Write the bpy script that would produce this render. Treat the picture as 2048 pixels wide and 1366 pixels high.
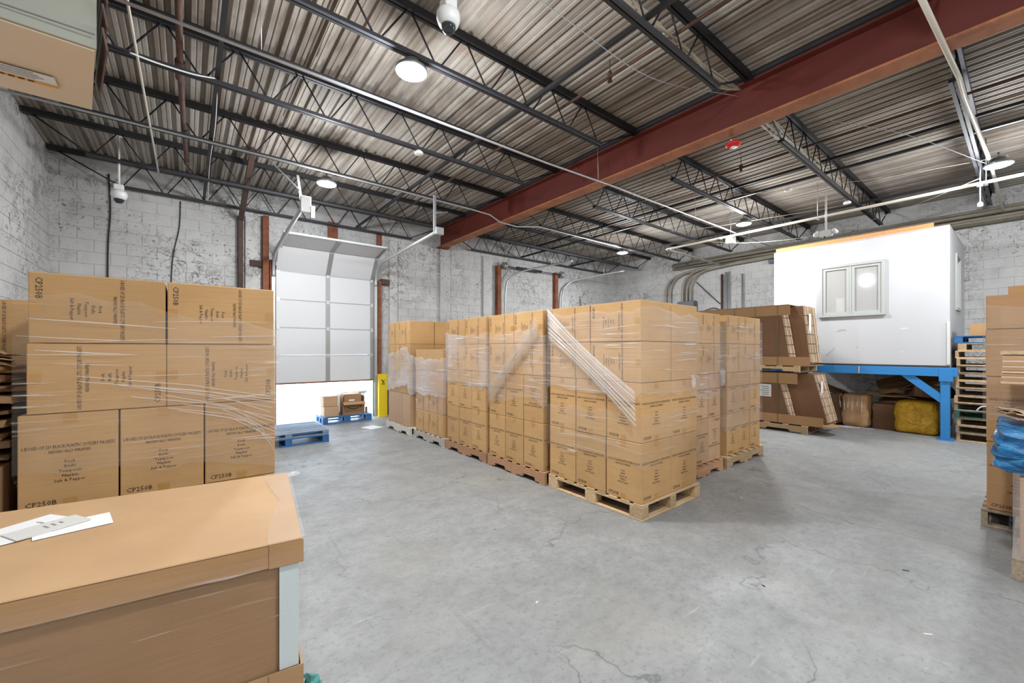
import bpy, bmesh, math, random
from mathutils import Vector, Matrix
rnd = random.Random(7)
S = bpy.context.scene
COL = S.collection
for o in list(bpy.data.objects):
    bpy.data.objects.remove(o)

# ------------------------------------------------------------------ camera
H = 1.57; F = 820.4; YAW = math.radians(38.347)
cam = bpy.data.cameras.new('camera'); camo = bpy.data.objects.new('camera', cam); COL.objects.link(camo)
camo.location = (0, 0, H); camo.rotation_euler = (math.radians(90), 0, -YAW)
cam.sensor_width = 36.0; cam.lens = 36.0 * F / 2048; cam.shift_y = 16 / 2048; cam.clip_start = 0.05; cam.clip_end = 200
S.camera = camo

# ------------------------------------------------------------------ daylight outside, exposure
W = bpy.data.worlds.new('World'); S.world = W; W.use_nodes = True
wn = W.node_tree; wn.nodes.clear()
wo = wn.nodes.new('ShaderNodeOutputWorld'); wb = wn.nodes.new('ShaderNodeBackground')
wb.inputs[0].default_value = (0.66, 0.82, 1.0, 1); wb.inputs[1].default_value = 9.0
wn.links.new(wb.outputs[0], wo.inputs[0])
VS = S.view_settings
VS.view_transform = 'Standard'; VS.look = 'None'; VS.gamma = 1.0; VS.use_curve_mapping = False
VS.exposure = 0.50
S.display_settings.display_device = 'sRGB'
S.cycles.max_bounces = 6; S.cycles.diffuse_bounces = 3; S.cycles.glossy_bounces = 2; S.cycles.transmission_bounces = 2; S.cycles.transparent_max_bounces = 8
S.cycles.caustics_reflective = False; S.cycles.caustics_refractive = False
LAMP_W = 165.0      # watts of each high-bay lamp in the room

# ------------------------------------------------------------------ materials
def nodes(name):
    m = bpy.data.materials.new(name); m.use_nodes = True
    nt = m.node_tree
    b = nt.nodes['Principled BSDF']
    return m, nt, b
def mk(nt, typ, **kw):
    n = nt.nodes.new(typ)
    for k, v in kw.items():
        if k.startswith('i_'):
            key = k[2:]
            key = int(key) if key.isdigit() else key
            n.inputs[key].default_value = v
        else: setattr(n, k, v)
    return n
def ramp(nt, fac, stops):
    r = nt.nodes.new('ShaderNodeValToRGB')
    e = r.color_ramp.elements
    while len(e) > 1: e.remove(e[-1])
    e[0].position = stops[0][0]; e[0].color = c4(stops[0][1])
    for p, c in stops[1:]:
        q = e.new(p); q.color = c4(c)
    nt.links.new(fac, r.inputs[0])
    return r.outputs[0]
def c4(c):
    if isinstance(c, (int, float)): return (c, c, c, 1)
    return (c[0], c[1], c[2], 1)
def coord(nt, kind='world', scale=(1, 1, 1), rot=(0, 0, 0)):
    mp = nt.nodes.new('ShaderNodeMapping')
    mp.inputs['Scale'].default_value = scale; mp.inputs['Rotation'].default_value = rot
    if kind == 'world':
        g = nt.nodes.new('ShaderNodeNewGeometry'); nt.links.new(g.outputs['Position'], mp.inputs[0])
    else:
        g = nt.nodes.new('ShaderNodeTexCoord'); nt.links.new(g.outputs['Object'], mp.inputs[0])
    return mp.outputs[0]
def noise(nt, vec, scale, detail=4, rough=0.55, dist=0.0):
    n = mk(nt, 'ShaderNodeTexNoise'); n.inputs['Scale'].default_value = scale
    n.inputs['Detail'].default_value = detail; n.inputs['Roughness'].default_value = rough
    n.inputs['Distortion'].default_value = dist
    nt.links.new(vec, n.inputs['Vector']); return n.outputs[0]
def mixc(nt, fac, a, b, blend='MIX'):
    m = nt.nodes.new('ShaderNodeMix'); m.data_type = 'RGBA'; m.blend_type = blend
    for inp, v in ((m.inputs[0], fac), (m.inputs[6], a), (m.inputs[7], b)):
        if hasattr(v, 'links') or hasattr(v, 'is_linked'): nt.links.new(v, inp)
        elif inp is m.inputs[0]: inp.default_value = v
        else: inp.default_value = c4(v)
    return m.outputs[2]
def mth(nt, op, a, b=0.0):
    m = nt.nodes.new('ShaderNodeMath'); m.operation = op
    for inp, v in ((m.inputs[0], a), (m.inputs[1], b)):
        if hasattr(v, 'is_linked'): nt.links.new(v, inp)
        else: inp.default_value = v
    return m.outputs[0]
def bump(nt, b, h, strength=0.3, dist=0.01):
    n = mk(nt, 'ShaderNodeBump'); n.inputs['Strength'].default_value = strength; n.inputs['Distance'].default_value = dist
    nt.links.new(h, n.inputs['Height']); nt.links.new(n.outputs[0], b.inputs['Normal'])
def plain(name, col, rough=0.6, metal=0.0, var=0.12, scale=6.0, dark=0.7):
    m, nt, b = nodes(name)
    v = coord(nt, 'world'); n = noise(nt, v, scale, 5, 0.6)
    c2 = tuple(x * dark for x in col)
    f = ramp(nt, n, [(0.5 - 0.25, 0), (0.5 + 0.25, 1)])
    k = mth(nt, 'MULTIPLY', f, min(1.0, var * 4))
    nt.links.new(mixc(nt, k, col, c2), b.inputs['Base Color'])
    b.inputs['Roughness'].default_value = rough; b.inputs['Metallic'].default_value = metal
    return m
def m_cardboard(name, col, dark, shift=0.0, rough=0.75, lines=True):
    m, nt, b = nodes(name)
    v = coord(nt, 'world'); n = noise(nt, v, 2.3, 4, 0.55)
    oi = mk(nt, 'ShaderNodeObjectInfo')
    f = ramp(nt, n, [(0.3, 0), (0.75, 1)])
    base = mixc(nt, f, col, dark)
    hs = mk(nt, 'ShaderNodeHueSaturation')
    val = mth(nt, 'ADD', mth(nt, 'MULTIPLY', oi.outputs['Random'], 0.16), 0.92)
    nt.links.new(val, hs.inputs['Value']); nt.links.new(base, hs.inputs['Color'])
    out = hs.outputs[0]
    if lines:
        lv = coord(nt, 'object', (2, 2, 70)); l = noise(nt, lv, 1.6, 2, 0.5)
        lf = ramp(nt, l, [(0.42, 0), (0.6, 1)])
        out = mixc(nt, mth(nt, 'MULTIPLY', lf, 0.16), out, tuple(x * 0.62 for x in col))
        bump(nt, b, l, 0.12, 0.004)
    nt.links.new(out, b.inputs['Base Color']); b.inputs['Roughness'].default_value = rough
    return m
def m_wood(name, col, dark):
    m, nt, b = nodes(name)
    v = coord(nt, 'object', (3, 30, 30)); n = noise(nt, v, 1.5, 4, 0.6, 0.6)
    oi = mk(nt, 'ShaderNodeObjectInfo')
    base = mixc(nt, ramp(nt, n, [(0.35, 0), (0.7, 1)]), col, dark)
    hs = mk(nt, 'ShaderNodeHueSaturation')
    nt.links.new(mth(nt, 'ADD', mth(nt, 'MULTIPLY', oi.outputs['Random'], 0.5), 0.75), hs.inputs['Value'])
    nt.links.new(base, hs.inputs['Color']); nt.links.new(hs.outputs[0], b.inputs['Base Color'])
    b.inputs['Roughness'].default_value = 0.8; bump(nt, b, n, 0.2, 0.004)
    return m
def m_paintwall():
    m, nt, b = nodes('painted_block')
    v = coord(nt, 'world')
    big = noise(nt, v, 0.55, 5, 0.6); mid = noise(nt, v, 4.0, 6, 0.65)
    base = mixc(nt, ramp(nt, big, [(0.35, 0), (0.68, 1)]), (0.62, 0.61, 0.60), (0.46, 0.45, 0.44))
    base = mixc(nt, mth(nt, 'MULTIPLY', ramp(nt, mid, [(0.5, 0), (0.68, 1)]), 0.4), base, (0.36, 0.345, 0.33))
    # scraggly dark dirt marks and old vine tracks
    w1 = noise(nt, v, 3.2, 6, 0.7, 1.2)
    ed = mth(nt, 'ABSOLUTE', mth(nt, 'SUBTRACT', w1, 0.5))
    line = ramp(nt, ed, [(0.0, 1), (0.010, 0.85), (0.022, 0)])
    spread = ramp(nt, noise(nt, v, 0.9, 3, 0.5), [(0.44, 0), (0.60, 1)])
    k = mth(nt, 'MULTIPLY', line, spread)
    base = mixc(nt, mth(nt, 'MULTIPLY', k, 0.85), base, (0.07, 0.065, 0.06))
    sp = noise(nt, v, 22.0, 3, 0.6)
    k2 = mth(nt, 'MULTIPLY', ramp(nt, sp, [(0.61, 0), (0.67, 1)]), ramp(nt, noise(nt, v, 0.8, 3, 0.5), [(0.44, 0), (0.58, 1)]))
    base = mixc(nt, mth(nt, 'MULTIPLY', k2, 0.8), base, (0.06, 0.055, 0.05))
    nt.links.new(base, b.inputs['Base Color']); b.inputs['Roughness'].default_value = 0.7
    bump(nt, b, mid, 0.25, 0.01)
    return m
def m_floor():
    m, nt, b = nodes('concrete_floor')
    v = coord(nt, 'world')
    big = noise(nt, v, 0.5, 5, 0.6); mid = noise(nt, v, 2.6, 7, 0.7); fine = noise(nt, v, 30, 4, 0.7)
    base = mixc(nt, ramp(nt, big, [(0.33, 0), (0.7, 1)]), (0.315, 0.32, 0.32), (0.25, 0.25, 0.245))
    base = mixc(nt, ramp(nt, mid, [(0.40, 0), (0.70, 0.65)]), base, (0.175, 0.175, 0.17))
    base = mixc(nt, mth(nt, 'MULTIPLY', ramp(nt, fine, [(0.54, 0), (0.66, 1)]), 0.5), base, (0.12, 0.14, 0.14))
    base = mixc(nt, mth(nt, 'MULTIPLY', ramp(nt, fine, [(0.24, 1), (0.36, 0)]), 0.4), base, (0.52, 0.52, 0.51))
    gr = noise(nt, coord(nt, 'world', (1, 1.6, 1), (0, 0, 0.5)), 9, 5, 0.75)
    base = mixc(nt, mth(nt, 'MULTIPLY', ramp(nt, gr, [(0.46, 0), (0.64, 1)]), 0.38), base, (0.15, 0.15, 0.148))
    base = mixc(nt, mth(nt, 'MULTIPLY', ramp(nt, noise(nt, v, 1.1, 3, 0.5), [(0.5, 0), (0.68, 1)]), 0.3), base, (0.30, 0.28, 0.24))
    # hairline cracks
    vd = nt.nodes.new('ShaderNodeVectorMath'); vd.operation = 'ADD'
    nz = mk(nt, 'ShaderNodeTexNoise'); nz.inputs['Scale'].default_value = 1.7; nz.inputs['Detail'].default_value = 5
    nt.links.new(v, nz.inputs['Vector'])
    sc = nt.nodes.new('ShaderNodeVectorMath'); sc.operation = 'SCALE'; sc.inputs['Scale'].default_value = 0.8
    nt.links.new(nz.outputs['Color'], sc.inputs[0]); nt.links.new(v, vd.inputs[0]); nt.links.new(sc.outputs[0], vd.inputs[1])
    vo = mk(nt, 'ShaderNodeTexVoronoi', feature='DISTANCE_TO_EDGE'); vo.inputs['Scale'].default_value = 0.6
    nt.links.new(vd.outputs[0], vo.inputs['Vector'])
    cr = mth(nt, 'MULTIPLY', ramp(nt, vo.outputs['Distance'], [(0.0, 1), (0.0018, 0.8), (0.0045, 0)]), ramp(nt, noise(nt, v, 0.7, 2, 0.5), [(0.42, 0), (0.52, 1)]))
    base = mixc(nt, mth(nt, 'MULTIPLY', cr, 0.75), base, (0.07, 0.09, 0.09))
    # pale drag scratches and scuffs
    sv = coord(nt, 'world', (0.6, 9, 1), (0, 0, 0.6)); s1 = noise(nt, sv, 2.0, 4, 0.6)
    base = mixc(nt, mth(nt, 'MULTIPLY', ramp(nt, s1, [(0.66, 0), (0.74, 1)]), 0.25), base, (0.6, 0.6, 0.6))
    sv2 = coord(nt, 'world', (7, 0.5, 1), (0, 0, 0.25)); s2 = noise(nt, sv2, 2.0, 4, 0.6)
    base = mixc(nt, mth(nt, 'MULTIPLY', ramp(nt, s2, [(0.62, 0), (0.7, 1)]), 0.3), base, (0.15, 0.15, 0.15))
    nt.links.new(base, b.inputs['Base Color'])
    nt.links.new(ramp(nt, mid, [(0.3, 0.42), (0.7, 0.62)]), b.inputs['Roughness'])
    bump(nt, b, mth(nt, 'SUBTRACT', mid, mth(nt, 'MULTIPLY', cr, 0.6)), 0.12, 0.01)
    return m
def m_deck():
    m, nt, b = nodes('steel_deck')
    g = nt.nodes.new('ShaderNodeNewGeometry')
    v = coord(nt, 'world', (6.6, 0.35, 1)); n = noise(nt, v, 1.0, 4, 0.6)
    v2 = coord(nt, 'world'); n2 = noise(nt, v2, 0.7, 5, 0.6); n3 = noise(nt, v2, 9, 5, 0.7)
    base = mixc(nt, ramp(nt, n, [(0.40, 0), (0.60, 1)]), (0.37, 0.335, 0.295), (0.20, 0.165, 0.135))
    base = mixc(nt, mth(nt, 'MULTIPLY', ramp(nt, n3, [(0.5, 0), (0.75, 1)]), 0.35), base, (0.16, 0.12, 0.09))
    base = mixc(nt, ramp(nt, n2, [(0.62, 0), (0.80, 0.7)]), base, (0.20, 0.12, 0.07))
    nt.links.new(base, b.inputs['Base Color']); b.inputs['Roughness'].default_value = 0.72; b.inputs['Metallic'].default_value = 0.0
    return m
def m_film(name, dens=0.2, ang=0.0, tint=(0.86, 0.88, 0.92)):
    m, nt, b = nodes(name)
    out = nt.nodes['Material Output']
    g = nt.nodes.new('ShaderNodeNewGeometry'); sp = nt.nodes.new('ShaderNodeSeparateXYZ'); nt.links.new(g.outputs['Position'], sp.inputs[0])
    along = mth(nt, 'ADD', sp.outputs[0], sp.outputs[1])
    across = mth(nt, 'ADD', sp.outputs[2], mth(nt, 'MULTIPLY', along, math.tan(ang)))
    cb = nt.nodes.new('ShaderNodeCombineXYZ'); nt.links.new(mth(nt, 'MULTIPLY', along, 0.9), cb.inputs[0]); nt.links.new(mth(nt, 'MULTIPLY', across, 38.0), cb.inputs[1])
    n = noise(nt, cb.outputs[0], 1.0, 5, 0.7, 0.3)
    big = noise(nt, g.outputs['Position'], 2.2, 3, 0.6)
    st = mth(nt, 'MULTIPLY', ramp(nt, n, [(0.58, 0), (0.66, 1)]), ramp(nt, big, [(0.44, 0.08), (0.62, 1)]))
    fac = mth(nt, 'ADD', mth(nt, 'MULTIPLY', ramp(nt, noise(nt, g.outputs['Position'], 1.3, 2, 0.5), [(0.35, 0.5), (0.65, 1.4)]), dens), mth(nt, 'MULTIPLY', st, 0.75))
    b.inputs['Base Color'].default_value = c4(tint); b.inputs['Roughness'].default_value = 0.22
    b.inputs['Specular IOR Level'].default_value = 0.8
    bump(nt, b, n, 0.8, 0.012)
    tr = nt.nodes.new('ShaderNodeBsdfTransparent'); mx = nt.nodes.new('ShaderNodeMixShader')
    nt.links.new(fac, mx.inputs[0]); nt.links.new(tr.outputs[0], mx.inputs[1]); nt.links.new(b.outputs[0], mx.inputs[2])
    nt.links.new(mx.outputs[0], out.inputs[0])
    return m
def m_glass(name, tint=(0.75, 0.74, 0.72), a=0.35):
    m, nt, b = nodes(name); out = nt.nodes['Material Output']
    b.inputs['Base Color'].default_value = c4(tint); b.inputs['Roughness'].default_value = 0.06; b.inputs['Specular IOR Level'].default_value = 0.6
    tr = nt.nodes.new('ShaderNodeBsdfTransparent'); mx = nt.nodes.new('ShaderNodeMixShader'); mx.inputs[0].default_value = a
    nt.links.new(tr.outputs[0], mx.inputs[1]); nt.links.new(b.outputs[0], mx.inputs[2]); nt.links.new(mx.outputs[0], out.inputs[0])
    return m
def m_emit(name, col, st):
    m, nt, b = nodes(name)
    b.inputs['Base Color'].default_value = c4(col); b.inputs['Emission Color'].default_value = c4(col); b.inputs['Emission Strength'].default_value = st
    return m
def m_rust(name, a, c, scale=5.0):
    m, nt, b = nodes(name)
    v = coord(nt, 'world'); n = noise(nt, v, scale, 7, 0.7)
    nt.links.new(mixc(nt, ramp(nt, n, [(0.38, 0), (0.66, 1)]), a, c), b.inputs['Base Color'])
    b.inputs['Roughness'].default_value = 0.75; bump(nt, b, n, 0.2, 0.005)
    return m

M = {}
M['wall'] = m_paintwall(); M['floor'] = m_floor(); M['deck'] = m_deck()
M['carton'] = m_cardboard('carton_kraft', (0.56, 0.335, 0.145), (0.48, 0.275, 0.108))
M['carton_pale'] = m_cardboard('carton_pinkish', (0.53, 0.335, 0.195), (0.46, 0.28, 0.155))
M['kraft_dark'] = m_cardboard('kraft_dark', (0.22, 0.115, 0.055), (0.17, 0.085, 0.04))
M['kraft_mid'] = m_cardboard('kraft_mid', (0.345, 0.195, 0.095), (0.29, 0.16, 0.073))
M['kraft_tan'] = m_cardboard('kraft_tan', (0.46, 0.265, 0.125), (0.39, 0.215, 0.095))
M['edge'] = m_cardboard('corrugated_edge', (0.62, 0.46, 0.32), (0.46, 0.31, 0.20))
M['print'] = plain('black_print', (0.035, 0.025, 0.02), 0.7)
M['tape'] = plain('brown_tape', (0.50, 0.27, 0.085), 0.3, 0, 0.05)
M['wood'] = m_wood('pale_pallet_wood', (0.58, 0.42, 0.25), (0.44, 0.28, 0.14))
M['wood_red'] = m_wood('reddish_pallet_wood', (0.48, 0.27, 0.15), (0.36, 0.18, 0.09))
M['wood_old'] = m_wood('weathered_wood', (0.36, 0.28, 0.20), (0.22, 0.165, 0.115))
M['wood_daylight_tint'] = m_wood('daylight_tinted_wood', (0.30, 0.36, 0.44), (0.14, 0.20, 0.30))  # blue cast of the doorway daylight is put into this wood colour
M['wood_white'] = m_wood('pale_grey_wood', (0.62, 0.56, 0.50), (0.48, 0.42, 0.36))
M['blue'] = plain('blue_pallet_paint', (0.035, 0.17, 0.42), 0.6, 0, 0.25, 9, 0.5)
M['blue_steel'] = plain('blue_steel_paint', (0.025, 0.21, 0.52), 0.45, 0, 0.06, 4, 0.75)
M['green'] = plain('green_paint', (0.02, 0.13, 0.09), 0.6, 0, 0.2, 9, 0.6)
M['joist'] = plain('black_joist_paint', (0.011, 0.010, 0.012), 0.6, 0.0, 0.15, 7, 0.5)
M['joist_grey'] = plain('dark_grey_steel', (0.045, 0.045, 0.055), 0.5, 0.2, 0.15, 7, 0.6)
M['beam'] = plain('red_oxide_beam', (0.135, 0.022, 0.014), 0.55, 0, 0.15, 1.5, 0.7)
M['beam_rust'] = m_rust('beam_flange_rust', (0.46, 0.18, 0.075), (0.28, 0.09, 0.04), 3.0)
M['rust'] = m_rust('rusty_steel', (0.27, 0.09, 0.035), (0.12, 0.04, 0.02))
M['rust_pipe'] = m_rust('rusty_pipe', (0.13, 0.065, 0.045), (0.07, 0.035, 0.025))
M['brown_post'] = m_rust('brown_post', (0.085, 0.05, 0.035), (0.045, 0.028, 0.02), 3)
M['galv'] = plain('galvanised', (0.55, 0.56, 0.57), 0.4, 0.6, 0.12, 8, 0.75)
M['white_pipe'] = plain('cream_conduit', (0.62, 0.58, 0.49), 0.4, 0.1, 0.08, 5, 0.8)
M['old_pipe'] = plain('old_conduit', (0.34, 0.30, 0.23), 0.5, 0.2, 0.2, 6, 0.6)
M['door'] = plain('door_panel_white', (0.63, 0.63, 0.64), 0.5, 0, 0.04, 2, 0.93)
M['stile'] = plain('door_stile_steel', (0.34, 0.34, 0.33), 0.45, 0.4, 0.1, 8, 0.8)
M['white'] = plain('white_plastic', (0.78, 0.79, 0.78), 0.35, 0, 0.03)
M['office'] = plain('office_white_paint', (0.51, 0.51, 0.52), 0.55, 0, 0.05, 1.2, 0.88)
M['trim_white'] = plain('window_trim', (0.41, 0.42, 0.40), 0.45, 0, 0.04)
M['scuff'] = plain('grey_scuff', (0.42, 0.41, 0.39), 0.8)
M['office_in'] = plain('office_inside', (0.50, 0.44, 0.40), 0.8)
M['glass'] = m_glass('window_glass')
M['dark_glass'] = m_glass('camera_dome', (0.02, 0.025, 0.03), 0.9)
M['yellow'] = plain('yellow_paint', (0.80, 0.56, 0.01), 0.45, 0, 0.05, 5, 0.85)
def m_bag():
    m, nt, b = nodes('yellow_bag')
    v = coord(nt, 'world'); n = noise(nt, v, 7, 5, 0.6, 1.5)
    nt.links.new(mixc(nt, ramp(nt, n, [(0.35, 0), (0.65, 1)]), (0.62, 0.36, 0.015), (0.50, 0.26, 0.01)), b.inputs['Base Color']); b.inputs['Roughness'].default_value = 0.33
    bump(nt, b, n, 0.9, 0.06)
    return m
M['bag'] = m_bag()
M['paper'] = plain('paper', (0.80, 0.80, 0.80), 0.7, 0, 0.03)
M['paper_grey'] = plain('grey_card', (0.62, 0.61, 0.58), 0.7, 0, 0.03)
M['ink'] = plain('grey_ink', (0.25, 0.25, 0.26), 0.7)
M['heater_tan'] = plain('heater_cream_panel', (0.78, 0.62, 0.45), 0.5, 0, 0.08, 3, 0.9)
M['heater_green'] = plain('heater_grey_green', (0.44, 0.45, 0.38), 0.5, 0, 0.05, 3, 0.9)
M['louver'] = plain('louver_brown', (0.14, 0.075, 0.06), 0.5)
M['orange'] = plain('orange_print', (0.85, 0.40, 0.03), 0.5)
M['red'] = plain('alarm_red', (0.62, 0.015, 0.015), 0.35, 0, 0.04)
M['foam'] = plain('corner_board_white', (0.62, 0.68, 0.68), 0.5, 0, 0.04)
M['strap'] = plain('green_strap', (0.11, 0.17, 0.05), 0.4)
M['wire'] = plain('pale_wire', (0.42, 0.36, 0.27), 0.5)
M['wire_blue'] = plain('grey_wire', (0.40, 0.43, 0.48), 0.5)
M['black'] = plain('black_rubber', (0.015, 0.015, 0.015), 0.6)
M['ply'] = m_wood('roof_edge_wood', (0.55, 0.27, 0.11), (0.40, 0.18, 0.07))
M['panel_grey'] = plain('electrical_grey', (0.13, 0.15, 0.165), 0.5)
M['lens'] = m_emit('lamp_lens', (0.95, 0.98, 1.0), 30.0)
M['housing'] = plain('lamp_housing', (0.25, 0.26, 0.27), 0.4, 0.5)
M['film'] = m_film('stretch_film', 0.13, 0.0, (0.78, 0.77, 0.78))
M['film_diag'] = m_film('stretch_film_slanted', 0.10, 0.55)
M['film_heavy'] = m_film('stretch_film_heavy', 0.26, 0.05, (0.85, 0.85, 0.9))
M['film_light'] = m_film('stretch_film_light', 0.09, 0.0, (0.80, 0.76, 0.70))
M['film_white'] = m_glass('film_crease', (0.86, 0.87, 0.9), 0.55)
M['film_faint'] = m_film('stretch_film_faint', 0.035, 0.0, (0.80, 0.76, 0.70))
M['film_blue'] = m_film('stretch_film_blue', 0.30, 0.2, (0.55, 0.75, 0.9))
M['asphalt'] = plain('outside_paving', (0.55, 0.55, 0.54), 0.9)
M['debris_blue'] = plain('blue_sheet', (0.025, 0.16, 0.36), 0.35, 0, 0.2, 14, 0.4)
def m_bluesheets():
    m, nt, b = nodes('torn_blue_sheets')
    v = coord(nt, 'world', (4, 4, 11)); n = noise(nt, v, 1.4, 5, 0.65, 0.8)
    r = ramp(nt, n, [(0.30, (0.006, 0.03, 0.07)), (0.42, (0.012, 0.10, 0.26)), (0.55, (0.025, 0.19, 0.44)), (0.62, (0.05, 0.27, 0.40)), (0.68, (0.03, 0.22, 0.17)), (0.76, (0.45, 0.55, 0.58))])
    nt.links.new(r, b.inputs['Base Color']); b.inputs['Roughness'].default_value = 0.3; bump(nt, b, n, 0.5, 0.03)
    return m
M['blue_sheets'] = m_bluesheets()
M['teal'] = plain('teal_sheet', (0.05, 0.27, 0.25), 0.4, 0, 0.25, 18, 0.4)

# ------------------------------------------------------------------ mesh helpers
def tag(o, label=None, cat=None, group=None, kind=None):
    if label: o['label'] = label
    if cat: o['category'] = cat
    if group: o['group'] = group
    if kind: o['kind'] = kind
    return o
def link(name, me, mat=None, parent=None, loc=(0, 0, 0), rot=(0, 0, 0)):
    o = bpy.data.objects.new(name, me); COL.objects.link(o)
    if me is not None and mat is not None and len(me.materials) == 0: me.materials.append(M[mat] if isinstance(mat, str) else mat)
    o.location = loc; o.rotation_euler = rot
    if parent: o.parent = parent
    return o
def empty(name, loc=(0, 0, 0), rz=0.0, label=None, cat=None, group=None):
    o = bpy.data.objects.new(name, None); COL.objects.link(o); o.location = loc; o.rotation_euler = (0, 0, rz)
    o.empty_display_size = 0.1
    return tag(o, label, cat, group)
def pydata(name, vs, fs, smooth=False):
    me = bpy.data.meshes.new(name); me.from_pydata([tuple(v) for v in vs], [], [tuple(f) for f in fs]); me.update()
    if smooth:
        for p in me.polygons: p.use_smooth = True
    return me
BC = {}
def boxmesh(sx, sy, sz, mat, ch=0.0):
    """box centred in x and y, standing on z = 0, with chamfered edges"""
    key = (round(sx, 4), round(sy, 4), round(sz, 4), mat, ch)
    if key in BC: return BC[key]
    bm = bmesh.new(); bmesh.ops.create_cube(bm, size=1.0)
    for v in bm.verts: v.co = Vector((v.co.x * sx, v.co.y * sy, (v.co.z + 0.5) * sz))
    if ch > 0: bmesh.ops.bevel(bm, geom=list(bm.edges), offset=min(ch, 0.45 * min(sx, sy, sz)), segments=1, affect='EDGES')
    me = bpy.data.meshes.new('box_' + mat); bm.to_mesh(me); bm.free()
    me.materials.append(M[mat]); BC[key] = me
    return me
def box(name, size, loc, mat, parent=None, rz=0.0, ch=0.0, rot=None):
    return link(name, boxmesh(size[0], size[1], size[2], mat, ch), None, parent, loc, rot if rot else (0, 0, rz))
def bb(name, x0, x1, y0, y1, z0, z1, mat, parent=None, ch=0.0):
    return box(name, (x1 - x0, y1 - y0, z1 - z0), ((x0 + x1) / 2, (y0 + y1) / 2, z0), mat, parent, 0, ch)
def tubemesh(pts, r, sides=8, smooth=True, cap=True):
    pts = [Vector(p) for p in pts]; vs = []; fs = []
    n = len(pts); ref = None
    for i, p in enumerate(pts):
        if i == 0: d = pts[1] - p
        elif i == n - 1: d = p - pts[i - 1]
        else: d = (pts[i + 1] - p).normalized() + (p - pts[i - 1]).normalized()
        d.normalize()
        if ref is None: ref = Vector((0, 0, 1)) if abs(d.z) < 0.9 else Vector((1, 0, 0))
        a = d.cross(ref)
        if a.length < 1e-4: a = d.cross(Vector((0, 1, 0)))
        a.normalize(); b = a.cross(d); b.normalize(); ref = b
        rr = r[i] if isinstance(r, (list, tuple)) else r
        for k in range(sides):
            t = 2 * math.pi * k / sides
            vs.append(p + a * (math.cos(t) * rr) + b * (math.sin(t) * rr))
    for i in range(n - 1):
        for k in range(sides):
            k2 = (k + 1) % sides
            fs.append((i * sides + k, i * sides + k2, (i + 1) * sides + k2, (i + 1) * sides + k))
    if cap:
        fs.append(tuple(range(sides - 1, -1, -1))); fs.append(tuple((n - 1) * sides + k for k in range(sides)))
    return pydata('tube', vs, fs, smooth)
def tube(name, pts, r, mat, parent=None, sides=8):
    return link(name, tubemesh(pts, r, sides), mat, parent)
def lathe(name, prof, mat, parent=None, loc=(0, 0, 0), seg=24, rot=(0, 0, 0)):
    vs = []; fs = []
    for r, z in prof:
        for k in range(seg):
            t = 2 * math.pi * k / seg; vs.append((r * math.cos(t), r * math.sin(t), z))
    for i in range(len(prof) - 1):
        for k in range(seg):
            k2 = (k + 1) % seg; fs.append((i * seg + k, i * seg + k2, (i + 1) * seg + k2, (i + 1) * seg + k))
    fs.append(tuple(range(seg - 1, -1, -1))); fs.append(tuple((len(prof) - 1) * seg + k for k in range(seg)))
    return link(name, pydata(name, vs, fs, True), mat, parent, loc, rot)
def prism(name, poly, axis, a0, a1, mat, parent=None):
    """extrude a 2D polygon; axis 'x': poly in (y,z); 'y': poly in (x,z); 'z': poly in (x,y)"""
    def v3(p, a): return (a, p[0], p[1]) if axis == 'x' else ((p[0], a, p[1]) if axis == 'y' else (p[0], p[1], a))
    n = len(poly); vs = [v3(p, a0) for p in poly] + [v3(p, a1) for p in poly]
    fs = [tuple(range(n - 1, -1, -1)), tuple(range(n, 2 * n))] + [(i, (i + 1) % n, n + (i + 1) % n, n + i) for i in range(n)]
    me = pydata(name, vs, fs)
    bm = bmesh.new(); bm.from_mesh(me); bmesh.ops.recalc_face_normals(bm, faces=bm.faces); bm.to_mesh(me); bm.free()
    return link(name, me, mat, parent)
def smoothcurve(pts, n=8):
    """Catmull-Rom through the points"""
    P = [Vector(p) for p in pts]; P = [P[0] * 2 - P[1]] + P + [P[-1] * 2 - P[-2]]; out = []
    for i in range(1, len(P) - 2):
        for k in range(n):
            t = k / n; a, b, c, d = P[i - 1], P[i], P[i + 1], P[i + 2]
            out.append(0.5 * ((2 * b) + (c - a) * t + (2 * a - 5 * b + 4 * c - d) * t * t + (3 * b - a - 3 * c + d) * t ** 3))
    out.append(P[-2]); return out
def project(x, y, z):
    t = x * math.sin(YAW) + y * math.cos(YAW)
    if t < 0.3: return None
    return 1024 + (x * math.cos(YAW) - y * math.sin(YAW)) / t * F, 699 - (z - H) / t * F, t

# ------------------------------------------------------------------ room shell
XL, XR, YB, YF, ZD = -1.745, 12.77, 9.75, -7.0, 4.80
fl = pydata('floor', [(XL - .4, YF - .3, 0), (XR + .4, YF - .3, 0), (XR + .4, YB + 0.25, 0), (XL - .4, YB + 0.25, 0)], [(0, 1, 2, 3)])
tag(link('floor', fl, 'floor'), kind='structure')
og = pydata('outside_ground', [(-30, YB + 0.25, -0.02), (40, YB + 0.25, -0.02), (40, 60, -0.02), (-30, 60, -0.02)], [(0, 1, 2, 3)])
tag(link('ground_outside', og, 'asphalt'), kind='structure')

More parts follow.
